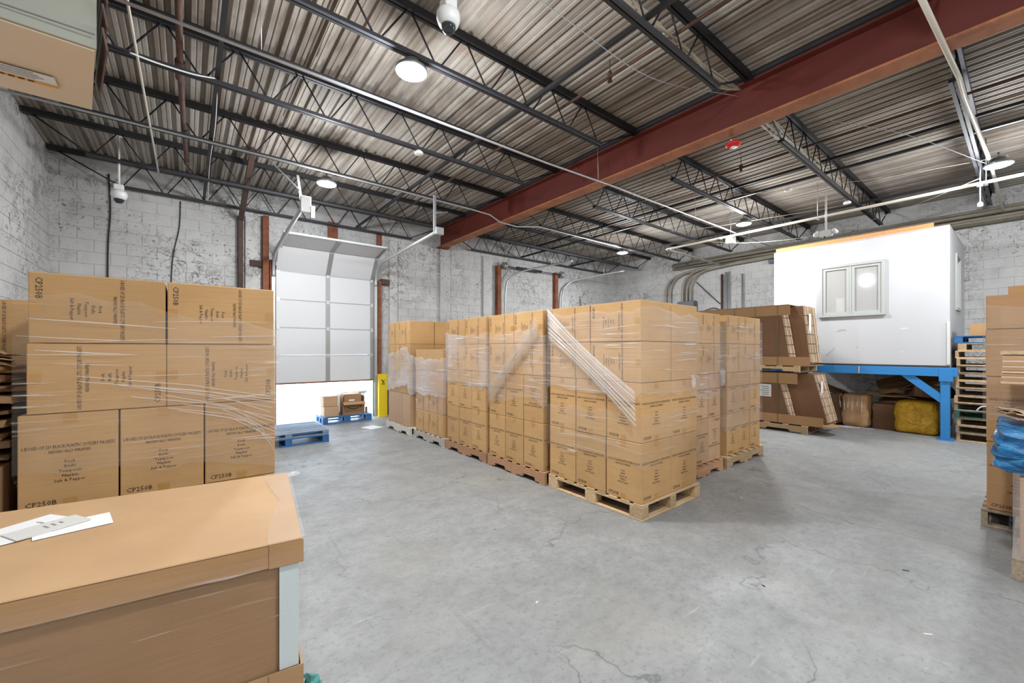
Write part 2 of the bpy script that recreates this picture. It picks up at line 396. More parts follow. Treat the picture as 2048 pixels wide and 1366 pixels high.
BW, BH = 0.4, 0.2
def blockmesh(w):
    h = BH; c = 0.004; g = 0.0028; d = 0.009
    vs = []
    for (e, y) in ((g, 0.0), (g, d - 0.002), (g + c, d)):
        vs += [(e, y, e), (w - e, y, e), (w - e, y, h - e), (e, y, h - e)]
    fs = [(8, 9, 10, 11)]
    for r in (0, 4):
        for k in range(4):
            fs.append((r + k, r + (k + 1) % 4, r + 4 + (k + 1) % 4, r + 4 + k))
    return vs, fs
BLK = {}
def block_wall(name, ox, oy, ang, length, holes=(), limit=300, zmax=4.8):
    """painted concrete block wall; local x runs along the wall, local -y... the blocks stand proud on local +y"""
    w = empty(name, (ox, oy, 0), ang); tag(w, kind='structure')
    # backing with holes: strips
    xs = sorted({0.0, length} | {h[0] for h in holes} | {h[1] for h in holes})
    k = 0
    for a, b in zip(xs[:-1], xs[1:]):
        top0 = 0.0
        for h in holes:
            if h[0] <= a + 1e-6 and b <= h[1] + 1e-6: top0 = h[3]
        s = box('mortar_backing', (b - a, 0.22, zmax - top0), ((a + b) / 2, -0.11, top0), 'wall', w)
    cand = []
    rows = int(zmax / BH)
    ca, sa = math.cos(ang), math.sin(ang)
    for r in range(rows):
        x = 0.0 if r % 2 == 0 else -BW / 2
        while x < length:
            a, b = max(x, 0.0), min(x + BW, length); x += BW
            if b - a < 0.05: continue
            z = r * BH; segs = [(a, b)]
            for h in holes:
                if z + BH > h[2] + 0.01 and z < h[3] - 0.01:
                    ns = []
                    for p, q in segs:
                        if q <= h[0] or p >= h[1]: ns.append((p, q)); continue
                        if p < h[0] - 0.05: ns.append((p, h[0]))
                        if q > h[1] + 0.05: ns.append((h[1], q))
                    segs = ns
            for p, q in segs:
                cx, cz = (p + q) / 2, z + BH / 2
                pr = project(ox + ca * cx, oy + sa * cx, cz)
                vis = pr is not None and -40 < pr[0] < 2090 and -40 < pr[1] < 900
                cand.append((0 if (vis and cz > 1.9) else (1 if vis else 2), pr[2] if pr else 99, p, q - p, z))
    cand.sort(key=lambda c: (c[0], c[1]))
    vs, fs = [], []
    for i, (v, t, p, wd, z) in enumerate(cand):
        if i < limit and v < 2:
            key = round(wd, 3)
            if key not in BLK:
                a, f = blockmesh(key); BLK[key] = pydata('block', a, f); BLK[key].materials.append(M['wall'])
            link('block', BLK[key], None, w, (p, 0, z))
        else:
            a, f = blockmesh(wd); n = len(vs)
            vs += [(p + q[0], q[1], z + q[2]) for q in a]; fs += [tuple(n + j for j in g) for g in f]
    if vs: tag(link('block_courses', pydata('block_courses', vs, fs), 'wall', w), kind='stuff')
    return w
DX0, DX1 = 1.42, 3.42     # loading door opening
# back wall: local +y must face the room (-y world): run from right to left
block_wall('wall_back', XR, YB, math.pi, XR - XL, holes=[(XR - DX1, XR - DX0, 0.0, 3.4)])
block_wall('wall_left', XL, YB, -math.pi / 2, YB - YF)
block_wall('wall_right', XR, YF, math.pi / 2, YB - YF)
block_wall('wall_front', XL, YF, 0.0, XR - XL, limit=0)

# corrugated steel roof deck
prof = []; per = 0.152; x = XL - 0.2
while x < XR + 0.2:
    prof += [(x, 0.0), (x + 0.034, 0.0), (x + 0.041, 0.009), (x + 0.047, 0.009), (x + 0.054, 0.0), (x + 0.086, 0.0), (x + 0.098, 0.036), (x + 0.140, 0.036)]; x += per
vs = []; fs = []
ysl = [YF - 0.1, -2.0, 2.0, 5.9, YB + 0.1]
for y in ysl:
    for a, b in prof: vs.append((a, y, ZD + b))
n = len(prof)
for j in range(len(ysl) - 1):
    for i in range(n - 1): fs.append((j * n + i, (j + 1) * n + i, (j + 1) * n + i + 1, j * n + i + 1))
tag(link('ceiling', pydata('ceiling', vs, fs), 'deck'), kind='structure')
tag(bb('roof_slab', XL - .3, XR + .3, YF - .3, YB + .3, ZD + 0.05, ZD + 0.2, 'deck'), kind='structure')

# ------------------------------------------------------------------ red I beam
BX = 5.28
b = empty('steel_beam', (BX, 0, 0), 0, 'long dark red steel I-beam crossing the ceiling with a rusty underside', 'beam')
bb('web', -0.012, 0.012, YF + 0.05, YB - 0.03, 4.28, 4.715, 'beam', b)
bb('bottom_flange', -0.11, 0.11, YF + 0.05, YB - 0.03, 4.255, 4.278, 'beam_rust', b)
bb('top_flange', -0.11, 0.11, YF + 0.05, YB - 0.03, 4.715, 4.738, 'beam', b)
bb('bearing_plate', -0.15, 0.15, YB - 0.3, YB - 0.025, 4.235, 4.254, 'rust', b)
bb('edge_angle', -0.15, -0.112, YF + .05, YB - .03, 4.742, 4.78, 'joist_grey', b)
b2 = 0

# ------------------------------------------------------------------ open web joists
TZ, BZ = 4.725, 4.315
RODS = {}
def rodmesh(dx, r=0.009):
    k = round(dx, 3)
    if k not in RODS:
        me = tubemesh([(0, 0, BZ + 0.015), (dx, 0, TZ + 0.02)], r, 6); me.materials.append(M['joist']); RODS[k] = me
    return RODS[k]
def joist(y, x0, x1, bx0, bx1, label, mat='joist', wall_left=True):
    j = empty('roof_joist', (0, y, 0), 0, label, 'joist', 'open web roof joists')
    for s in (-1, 1):
        bb('top_chord', x0, x1, s * 0.024 - 0.016, s * 0.024 + 0.016, TZ, TZ + 0.07, mat, j)
        bb('bottom_chord', bx0, bx1, s * 0.022 - 0.016, s * 0.022 + 0.016, BZ, BZ + 0.035, mat if s > 0 else 'joist_grey', j)
    L = bx1 - bx0; n = max(3, round(L / 0.60)); st = L / n
    for i in range(n):
        a = bx0 + 0.04 + i * (L - 0.08) / n; stp = (L - 0.08) / n
        link('web_rod', rodmesh(stp / 2 - 0.03), None, j, (a + 0.015, 0, 0))
        link('web_rod', rodmesh(-(stp / 2 - 0.03)), None, j, (a + stp - 0.015, 0, 0))
    tube('end_diagonal', [(bx0 + 0.05, 0, BZ + 0.02), (x0 + 0.05, 0, TZ + 0.03)], 0.012, 'joist', j, 6)
    tube('end_diagonal', [(bx1 - 0.05, 0, BZ + 0.02), (x1 - 0.05, 0, TZ + 0.03)], 0.012, 'joist', j, 6)
    bb('bearing_seat', x0, x0 + 0.12, -0.05, 0.05, TZ - 0.005, TZ - 0.001, mat, j)
    bb('bearing_seat', x1 - 0.12, x1, -0.05, 0.05, TZ - 0.005, TZ - 0.001, mat, j)
JY = [9.575, 8.30, 6.78, 5.23, 3.60, 2.05, 0.49, -1.05]
lbL = ['black roof joist tight against the loading door wall, left of the red beam',
       'black roof joist one in from the loading door wall, left of the red beam',
       'black roof joist carrying the low galvanised conduit, left of the red beam',
       'black roof joist third from the loading door, ending above the beam middle',
       'black roof joist behind the large bright lamp, left of the red beam',
       'black roof joist with bundled tan cables, at the top left of the beam']
lbR = ['black roof joist against the back wall, right of the red beam',
       'black roof joist one in from the back wall, right of the red beam',
       'black roof joist with the pale conduit below, right of the red beam',
       'black roof joist third from the back wall, right of the red beam',
       'black roof joist just above the round red alarm, right of the beam',
       'roof joist stuffed with tan cables above the white office']
for i, y in enumerate(JY):
    lab = lbL[i] if i < 6 else ['black roof joist just above the picture, left of the red beam', 'black roof joist behind the camera, left of the red beam'][i - 6]
    x0 = XL + 0.02
    joist(y, x0, BX - 0.025, XL + 0.62 if i else -0.93, 4.37, lab)
    lab = lbR[i] if i < 6 else ('wide grey roof joist with a white pipe, at the top right corner' if i == 6 else 'black roof joist behind the camera, right of the red beam')
    joist(y, BX + 0.025, XR - 0.02, 6.16, XR - 0.75, lab, 'joist' if i != 6 else 'joist_grey')

# bridging bars and pipes running across the joists
def line_thing(name, pts, r, mat, label, cat, group=None, sides=8):
    return tag(tube(name, pts, r, mat, None, sides), label, cat, group)
def bridging(x, z, label, y0=-6.8, y1=9.6):
    e = empty('joist_bridging', (x, 0, 0), 0, label, 'bracing bar', 'joist bridging bars')
    bb('angle_leg', -0.02, 0.02, y0, y1, z, z + 0.004, 'joist', e)
    bb('angle_leg', -0.02, -0.016, y0, y1, z + 0.004, z + 0.04, 'joist', e)
bridging(3.04, 4.352, 'dark bracing bar across the joists just left of the red beam')
bridging(0.24, 4.352, 'dark bracing bar across the joists over the tall carton stack', y1=9.6)
bridging(7.95, 4.352, 'dark bracing bar across the joists next to the red beam, right side')
bridging(10.1, 4.352, 'dark bracing bar across the joists over the white office')
bridging(8.35, 4.70, 'upper dark bracing bar close under the deck, right of the beam')
line_thing('sprinkler_pipe', [(3.68, -6.8, 4.60), (3.68, 9.3, 4.60)], 0.018, 'rust_pipe', 'rusty sprinkler pipe under the deck, left of the red beam', 'pipe')
line_thing('sprinkler_pipe', [(7.25, -6.8, 4.60), (7.25, 9.3, 4.60)], 0.018, 'rust_pipe', 'rusty sprinkler pipe under the deck, right of the red beam', 'pipe')
for x, y in ((3.68, 2.9), (7.25, 3.0)):
    e = empty('fire_sprinkler', (x, y, 4.60), 0, 'small rusty sprinkler head on the pipe %s of the beam' % ('left' if x < 5 else 'right'), 'sprinkler')
    lathe('fitting', [(0.026, -0.02), (0.028, 0.03), (0.016, 0.06)], 'rust_pipe', e, seg=10)
    tube('hanger_rod', [(0, 0, 0.05), (0, 0, 0.19)], 0.006, 'rust_pipe', e, 6)
    lathe('deflector', [(0.012, -0.06), (0.03, -0.055), (0.012, -0.02)], 'rust_pipe', e, seg=10)
pp = empty('gas_pipe', (-0.06, 0, 0), 0, 'rusty iron pipe with a thick coupling hanging at the upper left', 'pipe')
tube('pipe_run', [(0.0, 1.0, 4.62), (0.0, 4.75, 4.55), (0.0, 4.95, 4.45), (0.01, 6.0, 4.40), (0.05, 8.0, 4.42)], 0.028, 'rust_pipe', pp)
tube('coupling', [(0.0, 5.25, 4.44), (0.0, 5.55, 4.42)], 0.042, 'rust_pipe', pp)
tube('end_cap', [(0.05, 7.9, 4.42), (0.05, 8.02, 4.42)], 0.036, 'rust_pipe', pp)
line_thing('black_iron_pipe', [(XL + 0.03, 4.97, 4.66), (5.0, 4.97, 4.66)], 0.03, 'joist_grey', 'dark iron pipe running beside the joist behind the heater', 'pipe')
line_thing('conduit', [(-0.38, 1.0, 4.42), (-0.37, 4.4, 4.30), (-0.358, 6.65, 4.29), (-0.35, 8.3, 4.29)], 0.011, 'white_pipe', 'thin cream conduit crossing the ceiling beside the hanging heater', 'conduit')
line_thing('deck_conduit', [(1.10, -3, 4.76), (1.10, 6.5, 4.76)], 0.011, 'wire', 'thin yellowish conduit tucked along the deck above the door', 'conduit')
# galvanised conduit under a joist then passing beneath the beam
line_thing('conduit', [(XL + 0.03, 6.68, 4.285), (2.0, 6.67, 4.285), (4.32, 6.72, 4.285), (4.75, 6.72, 4.27), (5.0, 6.72, 4.17), (5.45, 6.72, 4.16), (5.8, 6.70, 4.22), (6.1, 6.75, 4.285), (12.6, 6.78, 4.285)], 0.014, 'galv', 'galvanised conduit dipping under the red beam towards the far lamp', 'conduit')
cd = empty('conduit', (0, 4.12, 0), 0, 'long straight grey conduit hung on rods below the red beam', 'conduit')
tube('conduit_run', [(XL + .03, 0.06, 4.15), (3.9, 0.03, 4.15), (5.37, -0.03, 4.15), (12.1, -0.09, 4.15)], 0.014, 'galv', cd)
for x in (0.5, 4.95, 7.9, 10.4): tube('hanger_rod', [(x, 0.0, 4.16), (x, 0.02, 4.79)], 0.004, 'galv', cd, 6)
# cream conduit pair above the office
cr = empty('conduit', (9.5, 0, 0), 0, 'pair of cream conduits running above the office and bending at the end', 'conduit')
for k, dx in enumerate((0.0, 0.06)):
    tube('conduit_run', [(dx - 0.06, -6.5, 4.11), (dx, 5.66 - dx, 4.11), (dx + 0.03, 5.73 - dx, 4.11), (dx + 0.10, 5.76 - dx, 4.11), (3.1, 5.8 - dx, 4.11)], 0.018, 'white_pipe', cr)
for y in (0.42, 2.55, 4.4): bb('strut_clip', -0.05, 0.12, y - 0.02, y + 0.02, 4.085, 4.09, 'galv', cr); 
for y in (0.42, 2.55): tube('hanger_rod', [(0.03, y, 4.09), (0.03, y, 4.79)], 0.006, 'galv', cr, 6)
# white pipe on the near right joist
line_thing('white_pipe', [(4.0, 0.52, 4.19), (5.9, 0.43, 4.21), (6.4, 0.43, 4.22), (9.0, 0.36, 4.26), (12.6, 0.33, 4.28)], 0.021, 'white_pipe', 'white pipe fixed under the grey joist in the top right corner', 'pipe')

# loose wires
def wire(pts, label, mat='wire', r=0.0035):
    return line_thing('wire', smoothcurve(pts, 8), r, mat, label, 'wire', None, 5)
wire([(6.2, 4.3, 4.33), (7.6, 3.4, 4.34), (8.8, 1.6, 4.36), (9.4, 0.2, 4.4)], 'thin tan wire strung between joists right of the beam')
wire([(9.6, 5.2, 4.25), (9.4, 3.8, 3.86), (8.85, 2.3, 3.62), (8.8, 1.2, 3.78), (9.0, 0.45, 4.05)], 'slack pale wire looping past the hanging emergency lamp')
wire([(1.2, 2.5, 4.4), (2.4, 2.45, 4.38), (3.7, 2.4, 4.34), (5.0, 2.1, 4.5)], 'thin blue-grey wire running from the ceiling camera to the beam', 'wire_blue')
wire([(6.2, 1.55, 4.4), (7.4, 1.0, 4.38), (8.9, 0.4, 4.22)], 'thin blue-grey wire reaching the lamp at the right edge', 'wire_blue')
wire([(-0.40, 4.95, 4.2), (-0.2, 5.05, 4.24), (0.05, 5.15, 4.30), (0.24, 5.2, 4.36)], 'white cable drooping from the heater along the joist', 'white', 0.008)
wire([(0.25, 5.3, 4.36), (0.27, 6.4, 4.34), (0.26, 7.7, 4.36), (0.3, 9.4, 4.3)], 'white cable clipped along the bracing bar at upper left', 'white', 0.005)
wire([(8.0, 6.6, 4.3), (8.6, 5.4, 4.28), (9.2, 4.3, 4.3), (9.9, 2.1, 4.33)], 'tan wire passing above the middle lamp right of the beam')
wire([(12.6, 9.0, 3.2), (12.62, 8.3, 3.45), (12.6, 7.2, 3.4), (12.6, 6.4, 3.5)], 'thin pale cable sagging along the far right wall')
# bundled tan cables inside the joist over the office and left of the beam
cb_ = empty('cable_bundle', (0, 2.09, 0), 0, 'bundle of tan cables threaded through the joist above the office', 'cables')
for k in range(6):
    pts = [(5.45 + i * 0.7, 0.03 + rnd.uniform(-.04, .04), 4.46 + 0.04 * k * 0.5 + rnd.uniform(-.04, .05)) for i in range(10)]
    tube('cable', smoothcurve(pts, 5), 0.008, 'wire', cb_, 5)
cb_ = empty('cable_bundle', (0, 2.10, 0), 0, 'bundle of tan cables threaded through the joist left of the beam', 'cables')
for k in range(6):
    pts = [(1.5 + i * 0.6, 0.03 + rnd.uniform(-.03, .03), 4.44 + 0.03 * k + rnd.uniform(-.04, .04)) for i in range(6)] + [(5.12, 0.02, 4.63)]
    tube('cable', smoothcurve(pts, 5), 0.010, 'wire', cb_, 5)

# ------------------------------------------------------------------ lamps
LP = [(1.65, 3.61, 'large round lamp hanging nearest, glowing white beside the ceiling camera'),
      (1.72, 6.88, 'lamp glowing in front of the loading door wall'),
      (9.20, 6.83, 'lamp glowing farthest back near the room corner'),
      (9.07, 3.70, 'lamp glowing between the red alarm and the office'),
      (9.00, 0.28, 'lamp glowing by the right edge under a white pipe'),
      (1.65, 0.28, 'lamp overhead just out of the picture'), (1.65, -3.0, 'lamp behind the camera'), (9.0, -3.0, 'lamp behind the camera to the east'),
      (5.3, -5.6, 'lamp behind the camera by the front wall')]
for x, y, lab in LP:
    e = empty('high_bay_lamp', (x, y, 4.17), 0, lab, 'lamp', 'high bay lamps')
    lathe('lens', [(0.005, -0.012), (0.11, -0.010), (0.135, 0.0)], 'lens', e, seg=28)
    lathe('housing', [(0.14, 0.001), (0.15, 0.012), (0.145, 0.035), (0.09, 0.055), (0.07, 0.11), (0.03, 0.12)], 'housing', e, seg=28)
    tube('hanger', [(0, 0, 0.12), (0, 0, 0.19)], 0.012, 'housing', e, 6)
    ld = bpy.data.lights.new('lamp_light', 'POINT'); ld.energy = LAMP_W * 0.62; ld.shadow_soft_size = 0.13; ld.color = (0.93, 0.97, 1.0)
    lo = bpy.data.objects.new('lamp_light', ld); COL.objects.link(lo); lo.parent = e; lo.location = (0, 0, -0.18)
    ld = bpy.data.lights.new('lamp_downlight', 'AREA'); ld.shape = 'DISK'; ld.size = 0.27; ld.energy = LAMP_W * 0.30; ld.color = (0.93, 0.97, 1.0)
    lo = bpy.data.objects.new('lamp_downlight', ld); COL.objects.link(lo); lo.parent = e; lo.location = (0, 0, -0.02)

# ------------------------------------------------------------------ sectional loading door
d = empty('door_1', ((DX0 + DX1) / 2, 9.6, 0)); tag(d, kind='structure')
hw = 1.0; sec = 0.58
zs = [0.872 + sec * i for i in range(5)]
def section(y0, z0, ang, first=False):
    """one insulated door section rising from (y0,z0) and leaning into the room by ang"""
    s = empty('door_section', (0, y0, z0)); s.parent = d; s.rotation_euler = (ang, 0, 0)
    bb('panel_skin', -hw, hw, -0.02, 0.02, 0.0008, sec - 0.0008, 'door', s, 0.003)
    for x0, x1 in ((-hw, -hw + 0.07), (-0.045, 0.045), (hw - 0.07, hw)):
        bb('stile', x0, x1, -0.026, -0.0205, 0.01, sec - 0.01, 'stile' if abs(x0) < 0.5 or x0 > 0 else 'door', s)
    bb('seam_lip', -hw + .07, hw - .07, -0.025, -0.0205, sec - 0.014, sec - 0.004, 'stile', s)
    for x in (-hw + 0.035, 0.0, hw - 0.035):
        bb('hinge', x - 0.03, x + 0.03, -0.034, -0.0265, sec - 0.05, sec + 0.03, 'galv', s)
for z in zs[:4]: section(0.0, z, 0.0)
y, z = 0.0, zs[4]
for a in (0.62, 1.36):
    section(y, z, a); y -= sec * math.sin(a); z += sec * math.cos(a)
bb('bottom_seal', -hw, hw, -0.025, 0.025, 0.845, 0.872, 'rust', d)
# tracks
tr = empty('door_track', (DX0 - 0.05, 9.6, 0), 0, 'galvanised door track with perforated hanger, left of the loading door', 'door track', 'loading door tracks')
tb = empty('door_track', (DX1 + 0.05, 9.6, 0), 0, 'galvanised door track running up to the beam, right of the loading door', 'door track', 'loading door tracks')
for t, sgn, yend, zend in ((tr, -1, -2.75, 3.74), (tb, 1, -3.05, 3.66)):
    bb('vertical_track', -0.03, 0.03, -0.06, -0.02, 0.0, 3.05, 'galv', t)
    pts = [(0, -0.04, 3.05), (0, -0.07, 3.25), (0, -0.17, 3.42), (0, -0.36, 3.52), (0, -0.6, 3.56), (0, yend, zend)]
    tube('curved_track', smoothcurve(pts[:5], 4) + [Vector(pts[5])], 0.032, 'galv', t, 6)
    bb('jamb_angle', -0.055, 0.055, -0.015, 0.10, 0.0, 3.4, 'stile' if sgn > 0 else 'rust', t)
# perforated hangers
def perf(name, a, b_, par, mat='galv', w=0.036):
    a, b_ = Vector(a), Vector(b_); d_ = (b_ - a); L = d_.length
    o = link(name, boxmesh(w, 0.004, L, mat), None, par, a); o.rotation_euler = d_.to_track_quat('Z', 'Y').to_euler()
    n = int(L / 0.06)
    vs, fs = [], []
    for i in range(n):
        z = 0.03 + i * 0.06; q = len(vs)
        vs += [(-0.007, -0.0025, z - .012), (0.007, -0.0025, z - .012), (0.007, -0.0025, z + .012), (-0.007, -0.0025, z + .012)]; fs.append((q, q + 1, q + 2, q + 3))
    link('slot_row', pydata('slots', vs, fs), 'joist_grey', o)
    return o
perf('hanger_strip', (0, -2.70, 3.76), (0.0, -2.40, 4.33), tr); perf('hanger_strip', (-0.02, -2.66, 4.0), (-0.45, -2.75, 4.33), tr)
bb('track_stop', -0.04, 0.10, -2.84, -2.76, 3.64, 3.88, 'white', tr, 0.004)
bb('spring_pulley', 0.09, 0.15, -2.86, -2.78, 3.56, 3.74, 'galv', tr, 0.004)
bb('hanger_strip', -0.02, 0.02, -3.0, -2.96, 3.68, 4.33, 'galv', tb); bb('track_stop', -0.02, 0.12, -3.10, -3.02, 3.62, 3.74, 'galv', tb)
tube('diagonal_strut', [(0.02, -2.98, 4.02), (0.62, -2.35, 4.33)], 0.012, 'galv', tb, 6)
# rusty jamb posts and steel around the doors
def post(name, x0, x1, y0, y1, z0, z1, mat, label, group=None):
    return tag(bb(name, x0, x1, y0, y1, z0, z1, mat, None, 0.004), label, 'post', group)
post('jamb_post', 1.19, 1.30, 9.60, 9.735, 0.0, 4.28, 'rust', 'rusty steel post beside the loading door, left of its track')
post('jamb_post', 3.545, 3.63, 9.60, 9.735, 0.0, 3.2, 'rust', 'rusty steel post beside the loading door, behind the yellow guard')
post('steel_stub', 2.45, 2.66, 9.69, 9.735, 3.75, 4.42, 'rust', 'wide rust-brown steel plate on the wall above the door')
post('steel_stub', 3.55, 3.67, 9.69, 9.735, 3.9, 4.34, 'rust', 'narrow rust-brown steel plate on the wall above the door corner')
post('jamb_post', 7.07, 7.20, 9.6, 9.735, 0.0, 4.02, 'rust', 'rusty post of the disused bay, nearer the red beam')
post('jamb_post', 9.40, 9.53, 9.6, 9.735, 0.0, 4.08, 'rust', 'rusty post of the disused bay, nearer the room corner')
post('wall_bracket', 0.98, 1.18, 9.62, 9.735, 3.24, 3.36, 'brown_post', 'short dark bracket on the wall left of the door')
post('wall_bracket', 3.64, 3.82, 9.62, 9.735, 3.13, 3.26, 'brown_post', 'short dark bracket on the wall right of the door')
pb = empty('brown_post', (0.82, 9.66, 0), 0, 'dark brown steel post up the wall with a slanted brace to the joists', 'post')
bb('upright', -0.04, 0.04, -0.06, 0.05, 0.0, 4.2, 'brown_post', pb, 0.004)
bm_ = link('brace', boxmesh(0.085, 0.06, 2.05, 'brown_post', 0.004), None, pb, (0, -0.03, 4.12))
bm_.rotation_euler = (math.radians(72), 0, 0)
# painted pilasters on the back wall
for x0, x1, lab in ((3.86, 4.06, 'next to the yellow guard'), (5.24, 5.54, 'under the red beam end'), (6.62, 6.92, 'left of the disused bay'), (0.90, 1.12, 'left of the loading door')):
    tag(bb('wall_pilaster', x0, x1, YB - 0.075, YB - 0.011, 0, 4.23, 'wall', None, 0.006), 'white painted block pilaster %s' % lab, 'pilaster')
# disused second bay: curved tracks, spring wheels, shaft
for k, (x, lab) in enumerate(((7.30, 'grey curved door track on the rusty post nearer the beam'), (9.66, 'grey curved door track on the rusty post nearer the corner'))):
    e = empty('old_door_track', (x, 9.55, 0), 0, lab, 'door track')
    tube('track', smoothcurve([(0, 0, 0.0), (0, 0, 2.4), (0.02, 0, 3.3), (0.12, 0, 3.62), (0.40, -0.2, 3.86), (0.9, -0.9, 4.0), (1.15, -1.6, 4.05)], 5), 0.026, 'galv', e, 6)
    lathe('cable_drum', [(0.09, -0.05), (0.11, -0.04), (0.075, -0.02), (0.075, 0.03), (0.11, 0.05)], 'stile', e, (-0.02, 0.02, 4.02), 18, (0, math.pi / 2, 0))
    tube('hanger', [(0.95, -0.95, 4.02), (0.95, -0.95, 4.33)], 0.012, 'galv', e, 6)
e = empty('torsion_shaft', (0, 9.57, 4.0), 0, 'dark torsion spring shaft spanning the disused bay', 'shaft')
tube('shaft', [(7.25, 0, 0.02), (9.66, 0, 0.02)], 0.013, 'joist_grey', e, 6); tube('spring', [(7.75, 0, 0.02), (8.75, 0, 0.02)], 0.04, 'joist_grey', e, 10)
wire([(-1.05, 9.72, 4.55), (-1.03, 9.72, 3.9), (-1.06, 9.72, 3.2), (-1.06, 9.72, 1.4)], 'black cable hanging down the wall near the left corner', 'black', 0.012)
wire([(-0.10, 9.72, 4.3), (-0.12, 9.72, 3.8), (-0.22, 9.72, 3.1), (-0.25, 9.72, 1.6)], 'thin black cable hanging down the wall beside the ceiling camera', 'black', 0.008)
wire([(10.7, 9.72, 3.4), (10.72, 9.72, 3.0), (10.68, 9.72, 2.5), (10.7, 9.72, 1.5)], 'black cable on the back wall near the room corner', 'black', 0.010)

# yellow guard post
g = empty('bollard_guard', (3.60, 9.46, 0), 0, 'yellow flat steel guard post with a black figure mark by the door', 'guard post')
prism('face', [(-0.10, -0.04), (0.10, -0.04), (0.10, 0.06), (0.088, 0.06), (0.088, -0.028), (-0.088, -0.028), (-0.088, 0.06), (-0.10, 0.06)], 'z', 0.0, 1.0, 'yellow', g)
bb('base_plate', -0.12, 0.13, -0.06, 0.09, 0.0, 0.012, 'yellow', g)
fg = empty('figure_mark', (0, -0.043, 0.80)); fg.parent = g
for (x0, z0, x1, z1, wd) in ((-0.03, 0.06, 0.01, 0.0, 0.022), (0.0, 0.02, 0.045, 0.055, 0.012), (0.01, 0.0, 0.05, -0.035, 0.014), (0.005, 0.0, -0.04, -0.05, 0.014), (-0.01, 0.03, -0.055, 0.07, 0.012), (-0.01, -0.03, 0.03, -0.065, 0.014)):
    a = Vector((x0, 0, z0)); dv = Vector((x1 - x0, 0, z1 - z0)); nn = Vector((-dv.z, 0, dv.x)).normalized() * wd / 2
    link('stroke', pydata('stroke', [a - nn, a + dv - nn, a + dv + nn, a + nn], [(0, 1, 2, 3)]), 'black', fg)

# ------------------------------------------------------------------ printed text
def textmesh(lines, name='print'):
    """lines: (text, cx, cz, height, maxwidth, align) in face coordinates -> one flat mesh in the x-z plane"""
    vs, fs = [], []
    for text, cx, cz, hgt, mw, al in lines:
        cu = bpy.data.curves.new('t', 'FONT'); cu.body = text; cu.size = 1.0; cu.resolution_u = 1; cu.align_x = 'LEFT'
        ob = bpy.data.objects.new('t', cu); COL.objects.link(ob)
        dg = bpy.context.evaluated_depsgraph_get(); me = ob.evaluated_get(dg).to_mesh()
        P_ = [v.co.copy() for v in me.vertices]; Q = [tuple(p.vertices) for p in me.polygons]
        ob.evaluated_get(dg).to_mesh_clear(); bpy.data.objects.remove(ob); bpy.data.curves.remove(cu)
        if not P_: continue
        mnx, mxx = min(p.x for p in P_), max(p.x for p in P_)
        sy = hgt / 0.69; sx = sy
        if mw and (mxx - mnx) * sx > mw: sx = mw / (mxx - mnx)
        wd = (mxx - mnx) * sx
        x0 = cx - wd / 2 if al == 'C' else cx
        n = len(vs)
        vs += [(x0 + (p.x - mnx) * sx, 0.0, cz + p.y * sy - hgt / 2) for p in P_]; fs += [tuple(n + i for i in q) for q in Q]
    me = pydata(name, vs, fs); return me
TXT = {}
def face_print(w, h):
    k = (round(w, 3), round(h, 3))
    if k in TXT: return TXT[k]
    L = [('6 BOXES OF 250 BLACK PLASTIC CUTLERY PACKETS', 0, h * (0.5 - 0.345), 0.019, w * 0.93, 'C'),
         ('INDIVIDUALLY WRAPPED', 0, h * (0.5 - 0.40), 0.016, w * 0.42, 'C'),
         ('Fork', 0, h * (0.5 - 0.51), 0.016, 0.2, 'C'), ('Knife', 0, h * (0.5 - 0.56), 0.016, 0.2, 'C'),
         ('Teaspoon', 0, h * (0.5 - 0.61), 0.016, 0.2, 'C'), ('Napkin', 0, h * (0.5 - 0.66), 0.016, 0.2, 'C'),
         ('Salt & Pepper', 0, h * (0.5 - 0.71), 0.016, 0.2, 'C'),
         ('CP250B', -w * 0.43, h * (0.5 - 0.93), 0.027, 0.12, 'L')]
    me = textmesh(L); me.materials.append(M['print']); TXT[k] = me
    return me
TAPE = {}
def tape_mesh(w, h):
    k = (round(w, 3), round(h, 3))
    if k in TAPE: return TAPE[k]
    TAPE[k] = []
    for z0, z1 in ((h / 2 - 0.055, h / 2 - 0.002), (-h / 2 + 0.002, -h / 2 + 0.05)):
        me = pydata('tape', [(-0.028, 0, z0), (0.028, 0, z0), (0.028, 0, z1), (-0.028, 0, z1)], [(0, 1, 2, 3)]); me.materials.append(M['tape']); TAPE[k].append(me)
    return TAPE[k]
def put_print(carton, face, size, turn=0, tape=True):
    """face: '-x' or '-y'; size (sx,sy,sz); turn: 0 upright, 1 clockwise, -1 counter-clockwise, 2 upside down"""
    sx, sy, sz = size
    w = sy if face == '-x' else sx
    a, b_ = (w, sz) if turn in (0, 2) else (sz, w)
    for nm, me, off in (('packing_tape', tape_mesh(a, b_)[0], 0.0012), ('packing_tape', tape_mesh(a, b_)[1], 0.0012), ('printed_text', face_print(a, b_), 0.002)):
        if nm == 'packing_tape' and not tape: continue
        o = link(nm, me, None, carton)
        R = Matrix.Rotation({0: 0, 1: math.pi / 2, -1: -math.pi / 2, 2: math.pi}[turn], 4, 'Y')
        if face == '-y': o.matrix_local = Matrix.Translation((0, -sy / 2 - off, sz / 2)) @ R
        else: o.matrix_local = Matrix.Translation((-sx / 2 - off, 0, sz / 2)) @ Matrix.Rotation(-math.pi / 2, 4, 'Z') @ R

